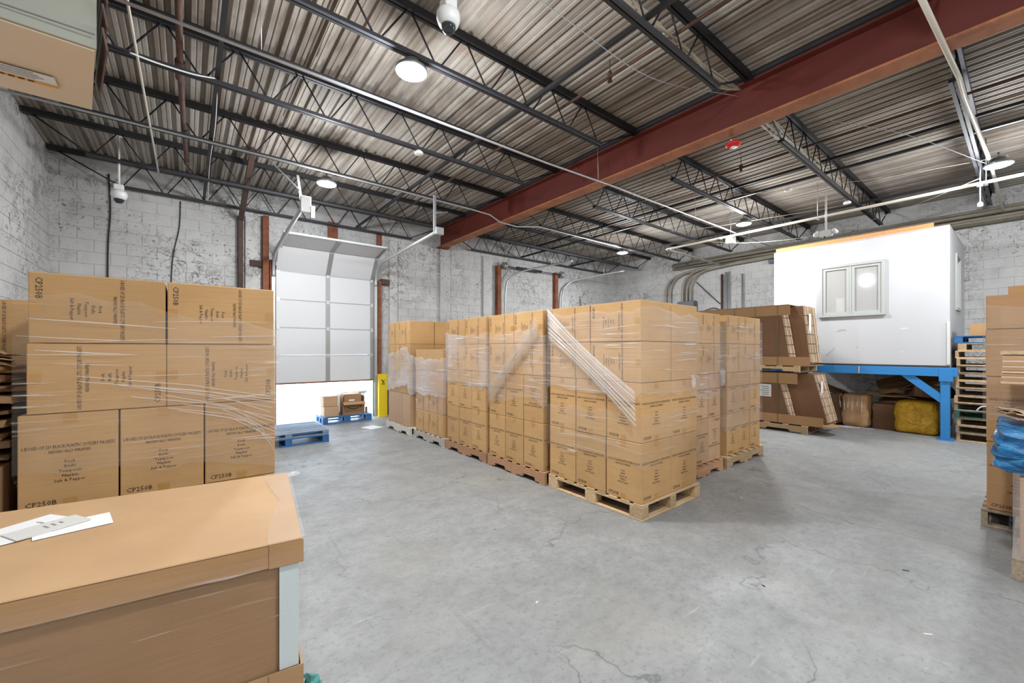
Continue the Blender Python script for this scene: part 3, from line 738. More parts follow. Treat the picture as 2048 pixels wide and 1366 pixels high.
# ------------------------------------------------------------------ pallets
def pallet(x, y, z, lx, ly, rz, label, mat='wood', style='block', hgt=0.15, group='wooden pallets', stringers='y', ndeck=7):
    """lx,ly footprint, corner at centre; deck boards run across the stringers"""
    p = empty('pallet', (x, y, z), rz, label, 'pallet', group)
    # local frame: stringers/leads run along local y when stringers == 'y'
    sw = (stringers == 'y'); A, B = (lx, ly) if sw else (ly, lx)     # A across stringers, B along
    def bx(nm, a0, a1, b0, b1, z0, z1, m=mat):
        if sw: bb(nm, a0, a1, b0, b1, z0, z1, m, p, 0.003)
        else: bb(nm, b0, b1, a0, a1, z0, z1, m, p, 0.003)
    th = 0.018; pitch = (B - 0.10) / (ndeck - 1)
    for i in range(ndeck):
        b0 = -B / 2 + i * pitch
        wd = 0.10 if (i % 2 == 0 or style == 'block') else 0.085
        bx('deck_board', -A / 2, A / 2, b0, b0 + wd, hgt - th, hgt)
    if style == 'block':
        for a in (-A / 2 + 0.05, 0, A / 2 - 0.05):
            bx('lead_board', a - 0.05, a + 0.05, -B / 2, B / 2, hgt - 2 * th, hgt - th)
            for b0 in (-B / 2 + 0.07, 0, B / 2 - 0.07): bx('block', a - 0.05, a + 0.05, b0 - 0.07, b0 + 0.07, th, hgt - 2 * th)
            bx('bottom_board', a - 0.05, a + 0.05, -B / 2, B / 2, 0, th)
        for b0 in (-B / 2, B / 2 - 0.1): bx('bottom_board', -A / 2 + 0.1, -0.05, b0, b0 + 0.1, 0, th); bx('bottom_board', 0.05, A / 2 - 0.1, b0, b0 + 0.1, 0, th)
    else:
        zb, zt = th, hgt - th; nh = 0.04
        for a in (-A / 2, -0.02, A / 2 - 0.04):
            poly = [(-B / 2, zb), (-B * 0.36, zb), (-B * 0.345, zb + nh), (-B * 0.165, zb + nh), (-B * 0.15, zb), (B * 0.15, zb), (B * 0.165, zb + nh), (B * 0.345, zb + nh), (B * 0.36, zb), (B / 2, zb), (B / 2, zt), (-B / 2, zt)]
            if sw: prism('stringer', poly, 'x', a, a + 0.04, mat, p)
            else: prism('stringer', poly, 'y', a, a + 0.04, mat, p)
        for i in range(5):
            b0 = [-B / 2, -B * 0.105 - 0.05, -0.05, B * 0.105 - 0.05, B / 2 - 0.1][i]
            if i in (1, 3): continue
            bx('bottom_board', -A / 2, A / 2, b0, b0 + 0.1, 0, th)
    return p

# ------------------------------------------------------------------ cartons
def carton(x0, x1, y0, y1, z0, z1, label, mat='carton', prints=(), group=None, jit=0.004):
    sx, sy, sz = x1 - x0 - 0.009, y1 - y0 - 0.009, z1 - z0 - 0.004
    o = box('carton', (sx, sy, sz), ((x0 + x1) / 2 + rnd.uniform(-jit, jit), (y0 + y1) / 2 + rnd.uniform(-jit, jit), z0), mat, None, 0, 0.004)
    o.rotation_euler = (0, 0, rnd.uniform(-0.006, 0.006))
    tag(o, label, 'carton', group)
    for f, t in prints: put_print(o, f, (sx, sy, sz), t)
    return o
def wrap(cx, cy, lx, ly, z0, z1, mat, label, name='stretch_wrap', seed=0, tilt=0.0):
    """thin film tube around a load, slightly wavy"""
    r = random.Random(seed); vs = []; fs = []
    per = []; cr = 0.02; hx, hy = lx / 2, ly / 2
    n = 10
    for (ax, ay, bx_, by) in ((-hx, hy, -hx, -hy), (-hx, -hy, hx, -hy), (hx, -hy, hx, hy), (hx, hy, -hx, hy)):
        for i in range(n):
            t = (i + 0.0) / n
            per.append((ax + (bx_ - ax) * t, ay + (by - ay) * t, i))
    rows = 9; m = len(per)
    e0 = [r.uniform(-0.03, 0.03) for _ in per]; e1 = [r.uniform(-0.03, 0.03) for _ in per]
    for j in range(rows):
        t = j / (rows - 1)
        for i, (px, py, k) in enumerate(per):
            s = 1.0 + (0.0 if k == 0 else r.uniform(0.0, 0.006))
            zz = z0 + (z1 - z0) * t + (e0[i] * (1 - t) + e1[i] * t) + tilt * (px / hx if abs(py + hy) < 1e-6 else -py / hy) * 0.5
            vs.append((cx + px * s, cy + py * s, zz))
    for j in range(rows - 1):
        for i in range(m):
            i2 = (i + 1) % m
            fs.append((j * m + i, j * m + i2, (j + 1) * m + i2, (j + 1) * m + i))
    o = link(name, pydata(name, vs, fs, True), mat)
    vs, fs = [], []          # fine creases of the film on the two sides facing the aisle
    for k in range(int(26 * (z1 - z0) / 0.8) * (2 if 'heavy' in mat else 1)):
        face = r.random() < 0.6; Ls = ly if face else lx
        a = r.uniform(-0.5, 0.35) * Ls; b_ = min(0.5 * Ls, a + r.uniform(0.08, 0.5) * Ls); zc = r.uniform(z0 + 0.03, z1 - 0.03); sl = r.uniform(-0.06, 0.06); hh = r.uniform(0.0012, 0.0035)
        q = len(vs)
        for i in range(4):
            t = i / 3; p = a + (b_ - a) * t; zz_ = zc + sl * (p - a) + 0.004 * math.sin(3 * t + k); w = hh * math.sin(math.pi * (0.1 + 0.8 * t))
            x_, y_ = (cx - hx * 1.008 - 0.001, cy - p) if face else (cx + p, cy - hy * 1.008 - 0.001)
            vs += [(x_, y_, zz_ - w), (x_, y_, zz_ + w)]
            if i: fs.append((q + 2 * i - 2, q + 2 * i, q + 2 * i + 1, q + 2 * i - 1))
    tag(link('film_creases', pydata('creases', vs, fs), 'film_white', o), kind='stuff')
    return tag(o, label, 'plastic wrap', 'stretch wraps around pallet loads')
def sheet_knot(parent, loc, s, seed):
    r = random.Random(seed); bm = bmesh.new()
    bmesh.ops.create_icosphere(bm, subdivisions=2, radius=1.0)
    for v in bm.verts:
        k = 1 + r.uniform(-0.35, 0.35); v.co = Vector((v.co.x * s[0] * k, v.co.y * s[1] * k, v.co.z * s[2] * k))
    me = bpy.data.meshes.new('knot'); bm.to_mesh(me); bm.free()
    return link('film_knot', me, 'film_heavy', parent, loc)

PZ = 0.152
LAY = ['bottom', 'second', 'third', 'top']
def cutlery_stack(x0, y0, lx, ly, where, long='y', mats=('carton',) * 4, flips={}, cols=2, front=('-x', '-y'), names=None, zt=(0.555, 0.555, 0.385, 0.385), shift=None):
    """two layers of upright cartons (3 along the long side), two layers of cartons on their side (2 along it)"""
    z = PZ
    for L in range(4):
        n = 3 if L < 2 else 2
        h = zt[L]; dx, dy = (shift[L] if shift else (0, 0))
        for a in range(n):
            for c in range(cols):
                if long == 'y':
                    ya, yb = y0 + ly * a / n, y0 + ly * (a + 1) / n; xa, xb = x0 + lx * c / cols, x0 + lx * (c + 1) / cols
                    outer_l, outer_s = c == 0, a == 0
                else:
                    xa, xb = x0 + lx * a / n, x0 + lx * (a + 1) / n; ya, yb = y0 + ly * c / cols, y0 + ly * (c + 1) / cols
                    outer_l, outer_s = c == 0, a == 0
                lf, sf = ('-x', '-y') if long == 'y' else ('-y', '-x')
                pr = []
                t = flips.get((L, a), 0)
                if outer_l and lf in front: pr.append((lf, (t if L < 2 else (1 if t == 0 else -1))))
                if outer_s and sf in front and L < 2: pr.append((sf, t))
                along = (['near end', 'middle', 'far end'] if n == 3 else ['near end', 'far end'])[a] if long == 'y' else (['left end', 'middle', 'right end'] if n == 3 else ['left end', 'right end'])[a]
                if long == 'y': side = 'aisle side' if c == 0 else 'inner side'
                else: side = 'front row' if c == 0 else 'rear row'
                carton(xa + dx, xb + dx, ya + dy, yb + dy, z, z + h, 'brown cutlery carton, %s layer, %s, %s, of %s' % (LAY[L], along, side, where), mats[L], pr, 'cartons of ' + where)
        z += h
    return z
# E: front stack
pallet(3.765, 2.805, 0, 1.05, 1.235, 0, 'pale block pallet under the nearest central carton stack', 'wood', 'block', stringers='y', ndeck=9)
cutlery_stack(3.245, 2.205, 1.02, 1.21, 'nearest central stack', 'y')
wrap(3.755, 2.81, 1.05, 1.24, 1.13, 1.94, 'film', 'clear film around the upper half of the nearest central stack', seed=1, tilt=-0.06)
w_ = wrap(3.755, 2.81, 1.046, 1.236, 0.50, 0.96, 'film_light', 'clear film around the lower half of the nearest central stack', seed=2, tilt=0.06)
sheet_knot(w_, (4.12, 2.17, 1.24), (0.03, 0.02, 0.06), 3)
def diag_film(pts, label, name='film_strip', mat='film_diag'):
    me = pydata(name, pts, [(0, 1, 2, 3)])
    return tag(link(name, me, mat), label, 'plastic wrap', 'slanted film strips')
def diag_strip(x, ya, za, yb, zb, wd, label, n=7):
    e = empty('slanted_film', (x, 0, 0), 0, label, 'plastic wrap')
    r = random.Random(int(ya * 1000))
    for k in range(n):
        o = wd * (k / (n - 1) - 0.5) + r.uniform(-.3, .3) * wd / n; w1 = wd / n * r.uniform(0.12, 0.55)
        vs = []; fs = []
        for i in range(9):
            t = i / 8; y_, z_ = ya + (yb - ya) * t, za + (zb - za) * t + o * (1 - 0.25 * math.sin(math.pi * t))
            vs += [(-0.001 * k - (0.004 if k % 2 else 0), y_, z_ - w1 / 2), (-0.001 * k - 0.006, y_, z_), (-0.001 * k, y_, z_ + w1 / 2)]
            if i: q = 3 * i; fs += [(q - 3, q, q + 1, q - 2), (q - 2, q + 1, q + 2, q - 1)]
        link('film_fold', pydata('fold', vs, fs, True), 'film_white' if k % 3 else 'film_heavy', e)
diag_strip(3.205, 3.38, 1.86, 2.23, 1.02, 0.34, 'white slanted folds of film across the nearest central stack', 22)
# D
pallet(3.75, 4.04, 0, 1.06, 1.14, 0, 'reddish notched pallet under the second central stack', 'wood_red', 'stringer', stringers='y')
cutlery_stack(3.225, 3.50, 1.02, 1.08, 'second central stack', 'y', flips={(1, 0): 2})
wrap(3.735, 4.04, 1.05, 1.11, 0.95, 1.80, 'film', 'clear film around the second central stack', seed=4, tilt=0.12)
diag_strip(3.19, 4.55, 0.95, 3.55, 1.85, 0.25, 'slanted folds of film across the second central stack', 16)
# C
pallet(3.75, 5.22, 0, 1.06, 1.14, 0, 'reddish notched pallet with dark scribbles, third in the central row', 'wood_red', 'stringer', stringers='y')
cutlery_stack(3.225, 4.66, 1.02, 1.08, 'third central stack', 'y')
wrap(3.735, 5.20, 1.05, 1.11, 1.02, 1.80, 'film_heavy', 'milky film around the third central stack', seed=5, tilt=-0.05)
# B: shorter stack of boxes on their side
pallet(3.72, 6.35, 0, 1.04, 1.12, 0, 'pale whitish notched pallet, fourth in the central row', 'wood_white', 'stringer', stringers='y')
z = PZ
for L in range(4):
    h = (0.36, 0.34, 0.36, 0.36)[L]
    n = 2 if L < 2 else (1 if L == 3 else 2)
    for a in range(n):
        ya, yb = 5.83 + 1.0 * a / n, 5.83 + 1.0 * (a + 1) / n
        carton(3.20, 4.2, ya, yb, z, z + h, 'brown carton, %s layer, %s, of the short fourth stack' % (LAY[L], ['near end', 'far end'][a] if n > 1 else 'full width'), 'carton_pale' if L in (1, 2) else 'carton', [('-x', 1)] if L < 2 else [], 'cartons of the short fourth stack')
    z += h
wrap(3.70, 6.33, 1.03, 1.03, 0.80, 1.42, 'film_heavy', 'milky film around the short fourth stack', seed=6)
# A
pallet(3.66, 7.52, 0, 1.02, 1.14, 0, 'small white pallet at the door end of the central row', 'wood_white', 'stringer', stringers='y')
z = PZ
for L, (h, n, c) in enumerate(((0.60, 3, 2), (0.42, 2, 2), (0.50, 2, 2), (0.43, 2, 2))):
    for a in range(n):
        for k in range(c):
            ya, yb = 7.0 + 1.02 * a / n, 7.0 + 1.02 * (a + 1) / n; xa, xb = 3.17 + 1.0 * k / c, 3.17 + 1.0 * (k + 1) / c
            carton(xa, xb, ya, yb, z, z + h, 'brown carton, %s layer, %s, %s, of the stack nearest the door' % (LAY[L], (['near end', 'middle', 'far end'] if n == 3 else ['near end', 'far end'])[a], ['aisle side', 'inner side'][k]), 'carton_pale' if L == 0 else 'carton', [('-x', 1)] if k == 0 and L > 0 else [], 'cartons of the stack nearest the door')
    z += h
wrap(3.67, 7.51, 1.04, 1.06, 0.86, 1.55, 'film_heavy', 'crumpled milky film around the stack nearest the door', seed=7, tilt=0.2)
# F and G: second row
pallet(4.98, 3.06, 0, 1.02, 1.14, 0, 'reddish pallet half hidden behind the nearest central stack', 'wood_red', 'stringer', stringers='x')
cutlery_stack(4.50, 2.52, 0.98, 1.0, 'half hidden pinkish stack', 'x', mats=('carton_pale', 'carton_pale', 'carton', 'carton'), flips={(0, 2): 2})
wf = wrap(4.99, 3.02, 1.01, 1.04, 0.98, 1.9, 'film', 'clear film around the half hidden pinkish stack', seed=8, tilt=-0.05)
sheet_knot(wf, (5.47, 2.49, 1.22), (0.03, 0.03, 0.12), 9)
pallet(6.14, 3.02, 0, 1.18, 1.10, 0, 'pale notched pallet under the slim stack beside the flat cardboard', 'wood', 'stringer', stringers='x')
cutlery_stack(5.62, 2.50, 1.08, 0.98, 'slim wrapped stack', 'x', flips={(1, 0): 0})
wrap(6.16, 2.99, 1.11, 1.02, 0.50, 1.95, 'film', 'clear film around the slim stack beside the flat cardboard', seed=10, tilt=0.05)

# ------------------------------------------------------------------ left stack
pallet(-0.10, 3.95, 0, 1.24, 1.05, 0, 'pallet hidden under the tall left carton stack', 'wood', 'stringer', stringers='x')
lx0 = -0.735
z = 0.10 + 0.0
z = PZ - 0.02
LN = 'tall left stack'
for L, (h, cuts, turn, off) in enumerate(((0.535, (-0.735, -0.325, 0.09, 0.51), 0, 0.0), (0.54, (-0.735, -0.325, 0.09, 0.51), 0, 0.0), (0.40, (-0.705, -0.105, 0.51), -1, 0.0), (0.40, (-0.695, -0.105, 0.50), 1, 0.0))):
    n = len(cuts) - 1
    for a in range(n):
        for k in range(2):
            ya = 3.435 + 0.5 * k
            pos = (['left end', 'middle', 'right end'] if n == 3 else ['left end', 'right end'])[a]
            carton(cuts[a], cuts[a + 1], ya, ya + 0.5, z, z + h, 'brown cutlery carton, %s layer, %s, %s, of %s' % (LAY[L], pos, ['front row', 'rear row'][k], LN), 'carton', [('-y', turn)] if k == 0 and L > 0 else [], 'cartons of ' + LN)
    z += h
wl = wrap(-0.11, 3.93, 1.27, 1.03, 0.82, 1.82, 'film_light', 'clear film around the tall left carton stack', seed=11, tilt=-0.18)
for k in range(14):
    z0 = 1.32 - 0.026 * k + rnd.uniform(-.012, .012); xa = -0.5 + 0.06 * k + rnd.uniform(-.1, .1); pts = [(xa, 3.408, z0 + 0.10 + rnd.uniform(-.02, .02)), ((xa + 0.53) / 2, 3.405, z0 + rnd.uniform(-.01, .01) + 0.02), (rnd.uniform(0.45, 0.53), 3.405, z0 - 0.08 - 0.007 * k)]
    me = pydata('fold', [(p[0], p[1], p[2] + s) for p in pts for s in (-0.0018, 0.0022)], [(0, 2, 3, 1), (2, 4, 5, 3)])
    link('film_fold', me, 'film_white', wl)
sheet_knot(wl, (0.535, 3.40, 1.12), (0.018, 0.02, 0.05), 12)
# carton stack behind on the left, flattened cardboard and boxes at the left edge
for k in range(4):
    carton(-1.62, -0.74, 4.62, 5.2, 0.30 + 0.41 * k, 0.30 + 0.41 * (k + 1), 'brown carton on %s of the stack by the left wall' % ['the bottom', 'the second layer', 'the third layer', 'the top'][k], 'carton', [('-y', 1)], 'cartons by the left wall')
pallet(-1.18, 4.9, 0, 0.9, 0.8, 0, 'pallet under the cartons by the left wall', 'wood_old', 'stringer', stringers='x', hgt=0.298)
o = carton(-1.70, -0.80, 3.55, 4.15, 0.0, 0.92, 'large scuffed brown box with a white barcode label at the left edge', 'kraft_mid', [])
me = pydata('label', [(0.38, -0.302, 0.42), (0.44, -0.302, 0.42), (0.44, -0.302, 0.54), (0.38, -0.302, 0.54)], [(0, 1, 2, 3)])
link('shipping_label', me, 'paper', o)
for k in range(7):
    x = 0.386 + 0.007 * k
    link('barcode_bar', pydata('bar', [(x, -0.3035, 0.46), (x + 0.004, -0.3035, 0.46), (x + 0.004, -0.3035, 0.53), (x, -0.3035, 0.53)], [(0, 1, 2, 3)]), 'black', o)
def sheet(name, w, dp, th, loc, rot, mat, label, group, seed, bend=0.02):
    r = random.Random(seed); nx, ny = 8, 4; vs = []; fs = []
    hgt = [[r.uniform(-bend, bend) for _ in range(ny + 1)] for _ in range(nx + 1)]
    for s in (0, 1):
        for i in range(nx + 1):
            for j in range(ny + 1):
                ex = r.uniform(-0.012, 0.012) if i in (0, nx) or j in (0, ny) else 0
                vs.append((w * (i / nx - 0.5) + ex, dp * (j / ny - 0.5) + ex, hgt[i][j] + s * th))
    N = (nx + 1) * (ny + 1); idx = lambda i, j: i * (ny + 1) + j
    for i in range(nx):
        for j in range(ny):
            fs.append((idx(i, j), idx(i, j + 1), idx(i + 1, j + 1), idx(i + 1, j)))
            fs.append((N + idx(i, j), N + idx(i + 1, j), N + idx(i + 1, j + 1), N + idx(i, j + 1)))
    rim = [idx(i, 0) for i in range(nx + 1)] + [idx(nx, j) for j in range(1, ny + 1)] + [idx(i, ny) for i in range(nx - 1, -1, -1)] + [idx(0, j) for j in range(ny - 1, 0, -1)]
    for k in range(len(rim)):
        a, b_ = rim[k], rim[(k + 1) % len(rim)]; fs.append((a, b_, N + b_, N + a))
    o = link(name, pydata(name, vs, fs), mat, None, loc, rot)
    return tag(o, label, 'cardboard', group)
for k in range(9):
    sheet('flattened_carton', 0.9, 0.62, 0.02 + 0.02 * (k % 2), (-1.235 + rnd.uniform(-.03, .03), 3.86 + rnd.uniform(-.04, .04), 0.955 + 0.062 * k), (rnd.uniform(-.02, .02), rnd.uniform(-.03, .03), rnd.uniform(-.08, .08)), ['kraft_mid', 'kraft_dark', 'kraft_tan'][k % 3], 'flattened carton, %s from the bottom, in the ragged pile at the left edge' % ['first', 'second', 'third', 'fourth', 'fifth', 'sixth', 'seventh', 'eighth', 'ninth'][k], 'flattened cartons in the left pile', 20 + k, 0.008)
for k in range(4):
    sheet('flattened_carton', 0.8, 0.5, 0.006, (-1.20 - 0.01 * k, 3.72, 1.60 + 0.028 * k), (0.05, 0.28 + 0.02 * k, 0.3), ['kraft_tan', 'edge'][k % 2], 'tilted flattened carton, %s of four poking out atop the left pile' % ['lowest', 'second', 'third', 'highest'][k], 'tilted flattened cartons on the left pile', 40 + k, 0.012)

# ------------------------------------------------------------------ big foreground box
RZ = math.radians(-6.7)
FBX = Vector((0.361, 1.809, 0)); ux = Vector((math.cos(RZ), math.sin(RZ), 0)); uy = Vector((-math.sin(RZ), math.cos(RZ), 0))
fc = FBX - ux * 0.625 + uy * 0.51
fb = empty('pallet_box', (fc.x, fc.y, 0.15), RZ, 'large brown lidded pallet box in the foreground with white corner boards', 'box')
bb('box_wall', -0.605, 0.605, -0.49, 0.49, 0.015, 0.62, 'kraft_mid', fb, 0.004)
for x0, x1, nm in ((-0.605, -0.28, 'wall_panel'),): bb(nm, x0, x1, -0.494, -0.4905, 0.10, 0.58, 'kraft_mid', fb)
def tray(nm, z0, z1, flip, par, hx=0.625, hy=0.51, t=0.006):
    bb(nm + '_front', -hx, hx, -hy, -hy + t, z0, z1, 'kraft_tan', par); bb(nm + '_back', -hx, hx, hy - t, hy, z0, z1, 'kraft_tan', par)
    bb(nm + '_side', -hx, -hx + t, -hy + t, hy - t, z0, z1, 'kraft_tan', par); bb(nm + '_side', hx - t, hx, -hy + t, hy - t, z0, z1, 'kraft_tan', par)
M['kraft_lid'] = m_cardboard('kraft_lid', (0.56, 0.35, 0.185), (0.47, 0.285, 0.14))
tray('lid', 0.575, 0.66, True, fb); bb('lid_top', -0.625, 0.625, -0.51, 0.51, 0.6605, 0.667, 'kraft_lid', fb, 0.003)
bb('lid_corner_flap', 0.51, 0.629, -0.5125, -0.5105, 0.572, 0.662, 'kraft_tan', fb)
tray('base_tray', 0.0, 0.16, False, fb); bb('base_corner_flap', 0.51, 0.629, -0.5135, -0.5105, 0.0, 0.165, 'kraft_tan', fb)
bb('corner_board', 0.545, 0.612, -0.502, -0.495, 0.162, 0.574, 'foam', fb); bb('corner_board', 0.606, 0.613, -0.495, -0.40, 0.162, 0.574, 'foam', fb)
bb('corner_board', 0.606, 0.613, 0.40, 0.495, 0.162, 0.574, 'foam', fb); bb('corner_board', -0.612, -0.545, -0.502, -0.495, 0.162, 0.574, 'foam', fb)
pl = pallet(fc.x, fc.y, 0, 1.25, 1.02, RZ, 'weathered pallet under the large foreground box', 'wood_old', 'stringer', stringers='x', hgt=0.15)
# film over its sides
wv = empty('stretch_wrap', (fc.x, fc.y, 0.15), RZ, 'clear film stretched round the large foreground box', 'plastic wrap', 'stretch wraps around pallet loads')
for nm, a, b_ in (('film_front', (-0.64, -0.53), (0.64, -0.53)), ('film_side', (0.64, -0.53), (0.64, 0.53)), ('film_back', (0.64, 0.53), (-0.64, 0.53)), ('film_left', (-0.64, 0.53), (-0.64, -0.53))):
    vs = []; fs = []
    for j in range(9):
        for i in range(17):
            t = i / 16; q = rnd.uniform(-0.006, 0.002)
            vs.append((a[0] + (b_[0] - a[0]) * t + (q if nm in ('film_side', 'film_left') else 0), a[1] + (b_[1] - a[1]) * t + (q if nm in ('film_front', 'film_back') else 0), 0.01 + 0.62 * j / 8))
    for j in range(8):
        for i in range(16): fs.append((j * 17 + i, j * 17 + i + 1, (j + 1) * 17 + i + 1, (j + 1) * 17 + i))
    link(nm, pydata(nm, vs, fs, True), 'film_faint', wv)
# film pulled over the right end of the lid
vs = []; fs = []
for i in range(7):
    for j in range(13):
        x = 0.635 - 0.13 * (i / 6) * (0.55 + 0.45 * abs(math.cos(j / 12 * math.pi))); vs.append((x, -0.52 + 1.04 * j / 12, 0.672 + rnd.uniform(0, 0.004)))
for i in range(6):
    for j in range(12): fs.append((i * 13 + j, (i + 1) * 13 + j, (i + 1) * 13 + j + 1, i * 13 + j + 1))
link('film_over_lid', pydata('film_over', vs, fs, True), 'film', wv)
sheet_knot(wv, (0.655, 0.49, 0.66), (0.03, 0.03, 0.012), 31)
# papers on the lid
ZT = 0.8185
def paper(name, cx, cy, w, h, rz, z, mat, label, marks=0, th=0.0012):
    o = box(name, (w, h, th), (cx, cy, z), mat, None, rz); tag(o, label, 'paper')
    for k in range(marks):
        y = h * (0.18 - 0.11 * k)
        link('printed_line', pydata('ln', [(-w * .18, y, th + .0006), (w * (.05 + .05 * (k % 3)), y, th + .0006), (w * (.05 + .05 * (k % 3)), y + .008, th + .0006), (-w * .18, y + .008, th + .0006)], [(0, 1, 2, 3)]), 'ink', o)
    return o
paper('paper_sheet', -0.53, 2.62, 0.19, 0.25, math.radians(-52), ZT, 'paper', 'white paper sheet at the back of the foreground box lid', 1)
paper('paper_sheet', -0.58, 2.53, 0.18, 0.24, math.radians(-68), ZT + 0.002, 'paper', 'white paper sheet nearest the left edge on the box lid', 1)
paper('paper_sheet', -0.38, 2.53, 0.17, 0.23, math.radians(-80), ZT + 0.001, 'paper', 'white paper sheet nearest the box lid middle', 0)
paper('grey_card', -0.46, 2.56, 0.13, 0.22, math.radians(-60), ZT + 0.004, 'paper_grey', 'grey card with small print lying across the white papers', 3, 0.004)
sheet('plastic_scrap', 0.10, 0.14, 0.02, (0.418, 1.90, 0.10), (0.1, 1.3, 0.1), 'teal', 'crumpled teal plastic poking out under the foreground box', None, 66, 0.03)['category'] = 'plastic'

# ------------------------------------------------------------------ bundles of flat cartons near the office
def bundle(y0, y1, x0, z0, h, lean, label, where, cap_y=(0.0, 0.0), nlab=True, eb=-0.1, et=0.1):
    b_ = empty('cardboard_bundle', (x0, y0, z0), 0, label, 'cardboard bundle')
    L = y1 - y0
    r = random.Random(int(z0 * 100) + 5)
    for k in range(5):            # front group, set back at the near end
        dx = 0.05 * k
        poly = [(0.42 + r.uniform(-.012, .012), 0.02), (L, 0.02), (L, h - 0.02), (0.50 + lean + r.uniform(-.012, .012), h - 0.02)]
        prism('flat_sheet', poly, 'x', dx, dx + 0.044, 'kraft_mid' if k else 'kraft_dark', b_)
    for k in range(9):           # rear group reaching further out
        dx = 0.26 + 0.06 * k
        poly = [(eb + 0.015 + r.uniform(-.014, .014), 0.02), (L, 0.02), (L, h + 0.02), (et + 0.015 + r.uniform(-.014, .014), h + 0.02)]
        prism('flat_sheet', poly, 'x', dx, dx + 0.053, 'kraft_mid' if k else 'kraft_dark', b_)
    # pale cut edges at the near ends
    for k in range(14):
        if k < 5: pr_ = [(0.41, 0.05), (0.49 + lean, h - 0.03)]; xa = 0.05 * k
        else: pr_ = [(eb, 0.05), (et, h + 0.015)]; xa = 0.26 + 0.06 * (k - 5)
        jj = r.uniform(-.01, .01)
        for q in range(6):
            t0, t1 = q / 6, (q + 1) / 6 - 0.012; y_a = pr_[0][0] + (pr_[1][0] - pr_[0][0]) * t0 + jj; y_b = pr_[0][0] + (pr_[1][0] - pr_[0][0]) * t1 + jj
            za = pr_[0][1] + (pr_[1][1] - pr_[0][1]) * t0; zb = pr_[0][1] + (pr_[1][1] - pr_[0][1]) * t1; y_a += r.uniform(-.006, .006)
            prism('cut_edge', [(y_a - 0.02, za), (y_a + 0.016, za), (y_b + 0.016, zb), (y_b - 0.02, zb)], 'x', xa + 0.001, xa + 0.043, 'edge', b_)
    # top cover and bottom tray
    bb('cover_front', -0.012, -0.004, cap_y[0], L, h - 0.16, h + 0.03, 'kraft_tan', b_); bb('cover_top', -0.012, 0.82, cap_y[0] + 0.02, L, h + 0.034, h + 0.042, 'kraft_tan', b_)
    bb('tray_front', -0.014, -0.005, cap_y[1], L, 0.0, 0.16, 'kraft_tan', b_); bb('tray_bottom', -0.012, 0.85, cap_y[1], L, -0.008, 0.0, 'kraft_tan', b_)
    for y in (0.62, 1.02, 1.42):
        if y < L: bb('strap', -0.02, -0.015, y, y + 0.013, 0.0, h + 0.03, 'strap', b_)
    if nlab:
        bb('shipping_label', -0.009, -0.0045, 0.74, 0.98, h - 0.43, h - 0.19, 'paper', b_)
        for k in range(5): bb('label_print', -0.0105, -0.0092, 0.78, 0.90 + 0.02 * (k % 3), h - 0.40 + 0.04 * k, h - 0.385 + 0.04 * k, 'ink', b_)
    bb('edge_label', 0.30, 0.42, eb * .3 + et * .7 - 0.035, eb * .3 + et * .7 - 0.03, h * 0.55, h * 0.88, 'paper', b_)
    return b_
pallet(9.45, 3.55, 0, 1.0, 2.0, 0, 'pallet under the lower bundle of flat brown cartons', 'wood', 'stringer', stringers='y')
bundle(2.42, 4.62, 9.0, 0.165, 0.91, 0.12, 'lower strapped bundle of flat dark brown cartons with a white label', 'lower', (0.30, -0.10), True, -0.10, 0.11)
pallet(9.45, 3.62, 1.14, 1.0, 1.9, 0, 'thin pallet between the two bundles of flat cartons', 'wood', 'stringer', stringers='y', hgt=0.12)
bundle(2.42, 4.62, 9.0, 1.27, 1.12, 0.08, 'upper strapped bundle of flat dark brown cartons reaching over the office floor', 'upper', (0.42, 0.10), False, 0.16, 0.27)
prismo = prism('torn_flap', [(9.02, 2.42), (9.02, 2.20), (9.32, 2.12), (9.50, 2.30), (9.50, 2.42)], 'z', 0.168, 0.174, 'kraft_tan')
tag(prismo, 'torn tan cardboard flap at the foot of the lower bundle', 'cardboard')

# ------------------------------------------------------------------ office on blue steel frame
OX0, OX1, OY0, OY1, OZ0, OZ1 = 10.27, XR - 0.03, 0.86, 3.55, 1.29, 3.69
of = empty('office_cabin', (0, 0, 0), 0, 'white raised office cabin with a double window, on blue steelwork', 'cabin')
WY0, WY1, WZ0, WZ1 = 1.74, 2.66, 2.27, 3.22
def wallpiece(a, b_, c, d_): bb('front_wall', OX0, OX0 + 0.08, a, b_, c, d_, 'office', of)
wallpiece(OY0, WY0, OZ0, OZ1); wallpiece(WY1, OY1, OZ0, OZ1); wallpiece(WY0, WY1, OZ0, WZ0); wallpiece(WY0, WY1, WZ1, OZ1)
SX0, SX1, SZ0, SZ1 = 11.15, 11.75, 2.35, 3.30
for a, b_, c, d_ in ((OX0 + 0.08, SX0, OZ0, OZ1), (SX1, OX1, OZ0, OZ1), (SX0, SX1, OZ0, SZ0), (SX0, SX1, SZ1, OZ1)): bb('side_wall', a, b_, OY0, OY0 + 0.08, c, d_, 'office', of)
bb('far_wall', OX0 + .08, OX1, OY1 - 0.08, OY1, OZ0, OZ1, 'office', of); bb('rear_wall', OX1 - 0.06, OX1, OY0 + .08, OY1 - .08, OZ0, OZ1, 'office_in', of)
bb('roof', OX0, OX1, OY0, OY1, OZ1 + 0.001, OZ1 + 0.03, 'office_in', of); bb('inner_ceiling', OX0 + .09, OX1 - .07, OY0 + .09, OY1 - .09, 3.45, 3.47, 'office_in', of)
bb('cabin_floor', OX0, OX1, OY0, OY1, OZ0 - 0.03, OZ0 - 0.001, 'scuff', of)
bb('roof_edge_board', OX0 + 0.05, OX0 + 0.10, 1.06, OY1 - 0.02, OZ1 + 0.031, OZ1 + 0.12, 'ply', of)
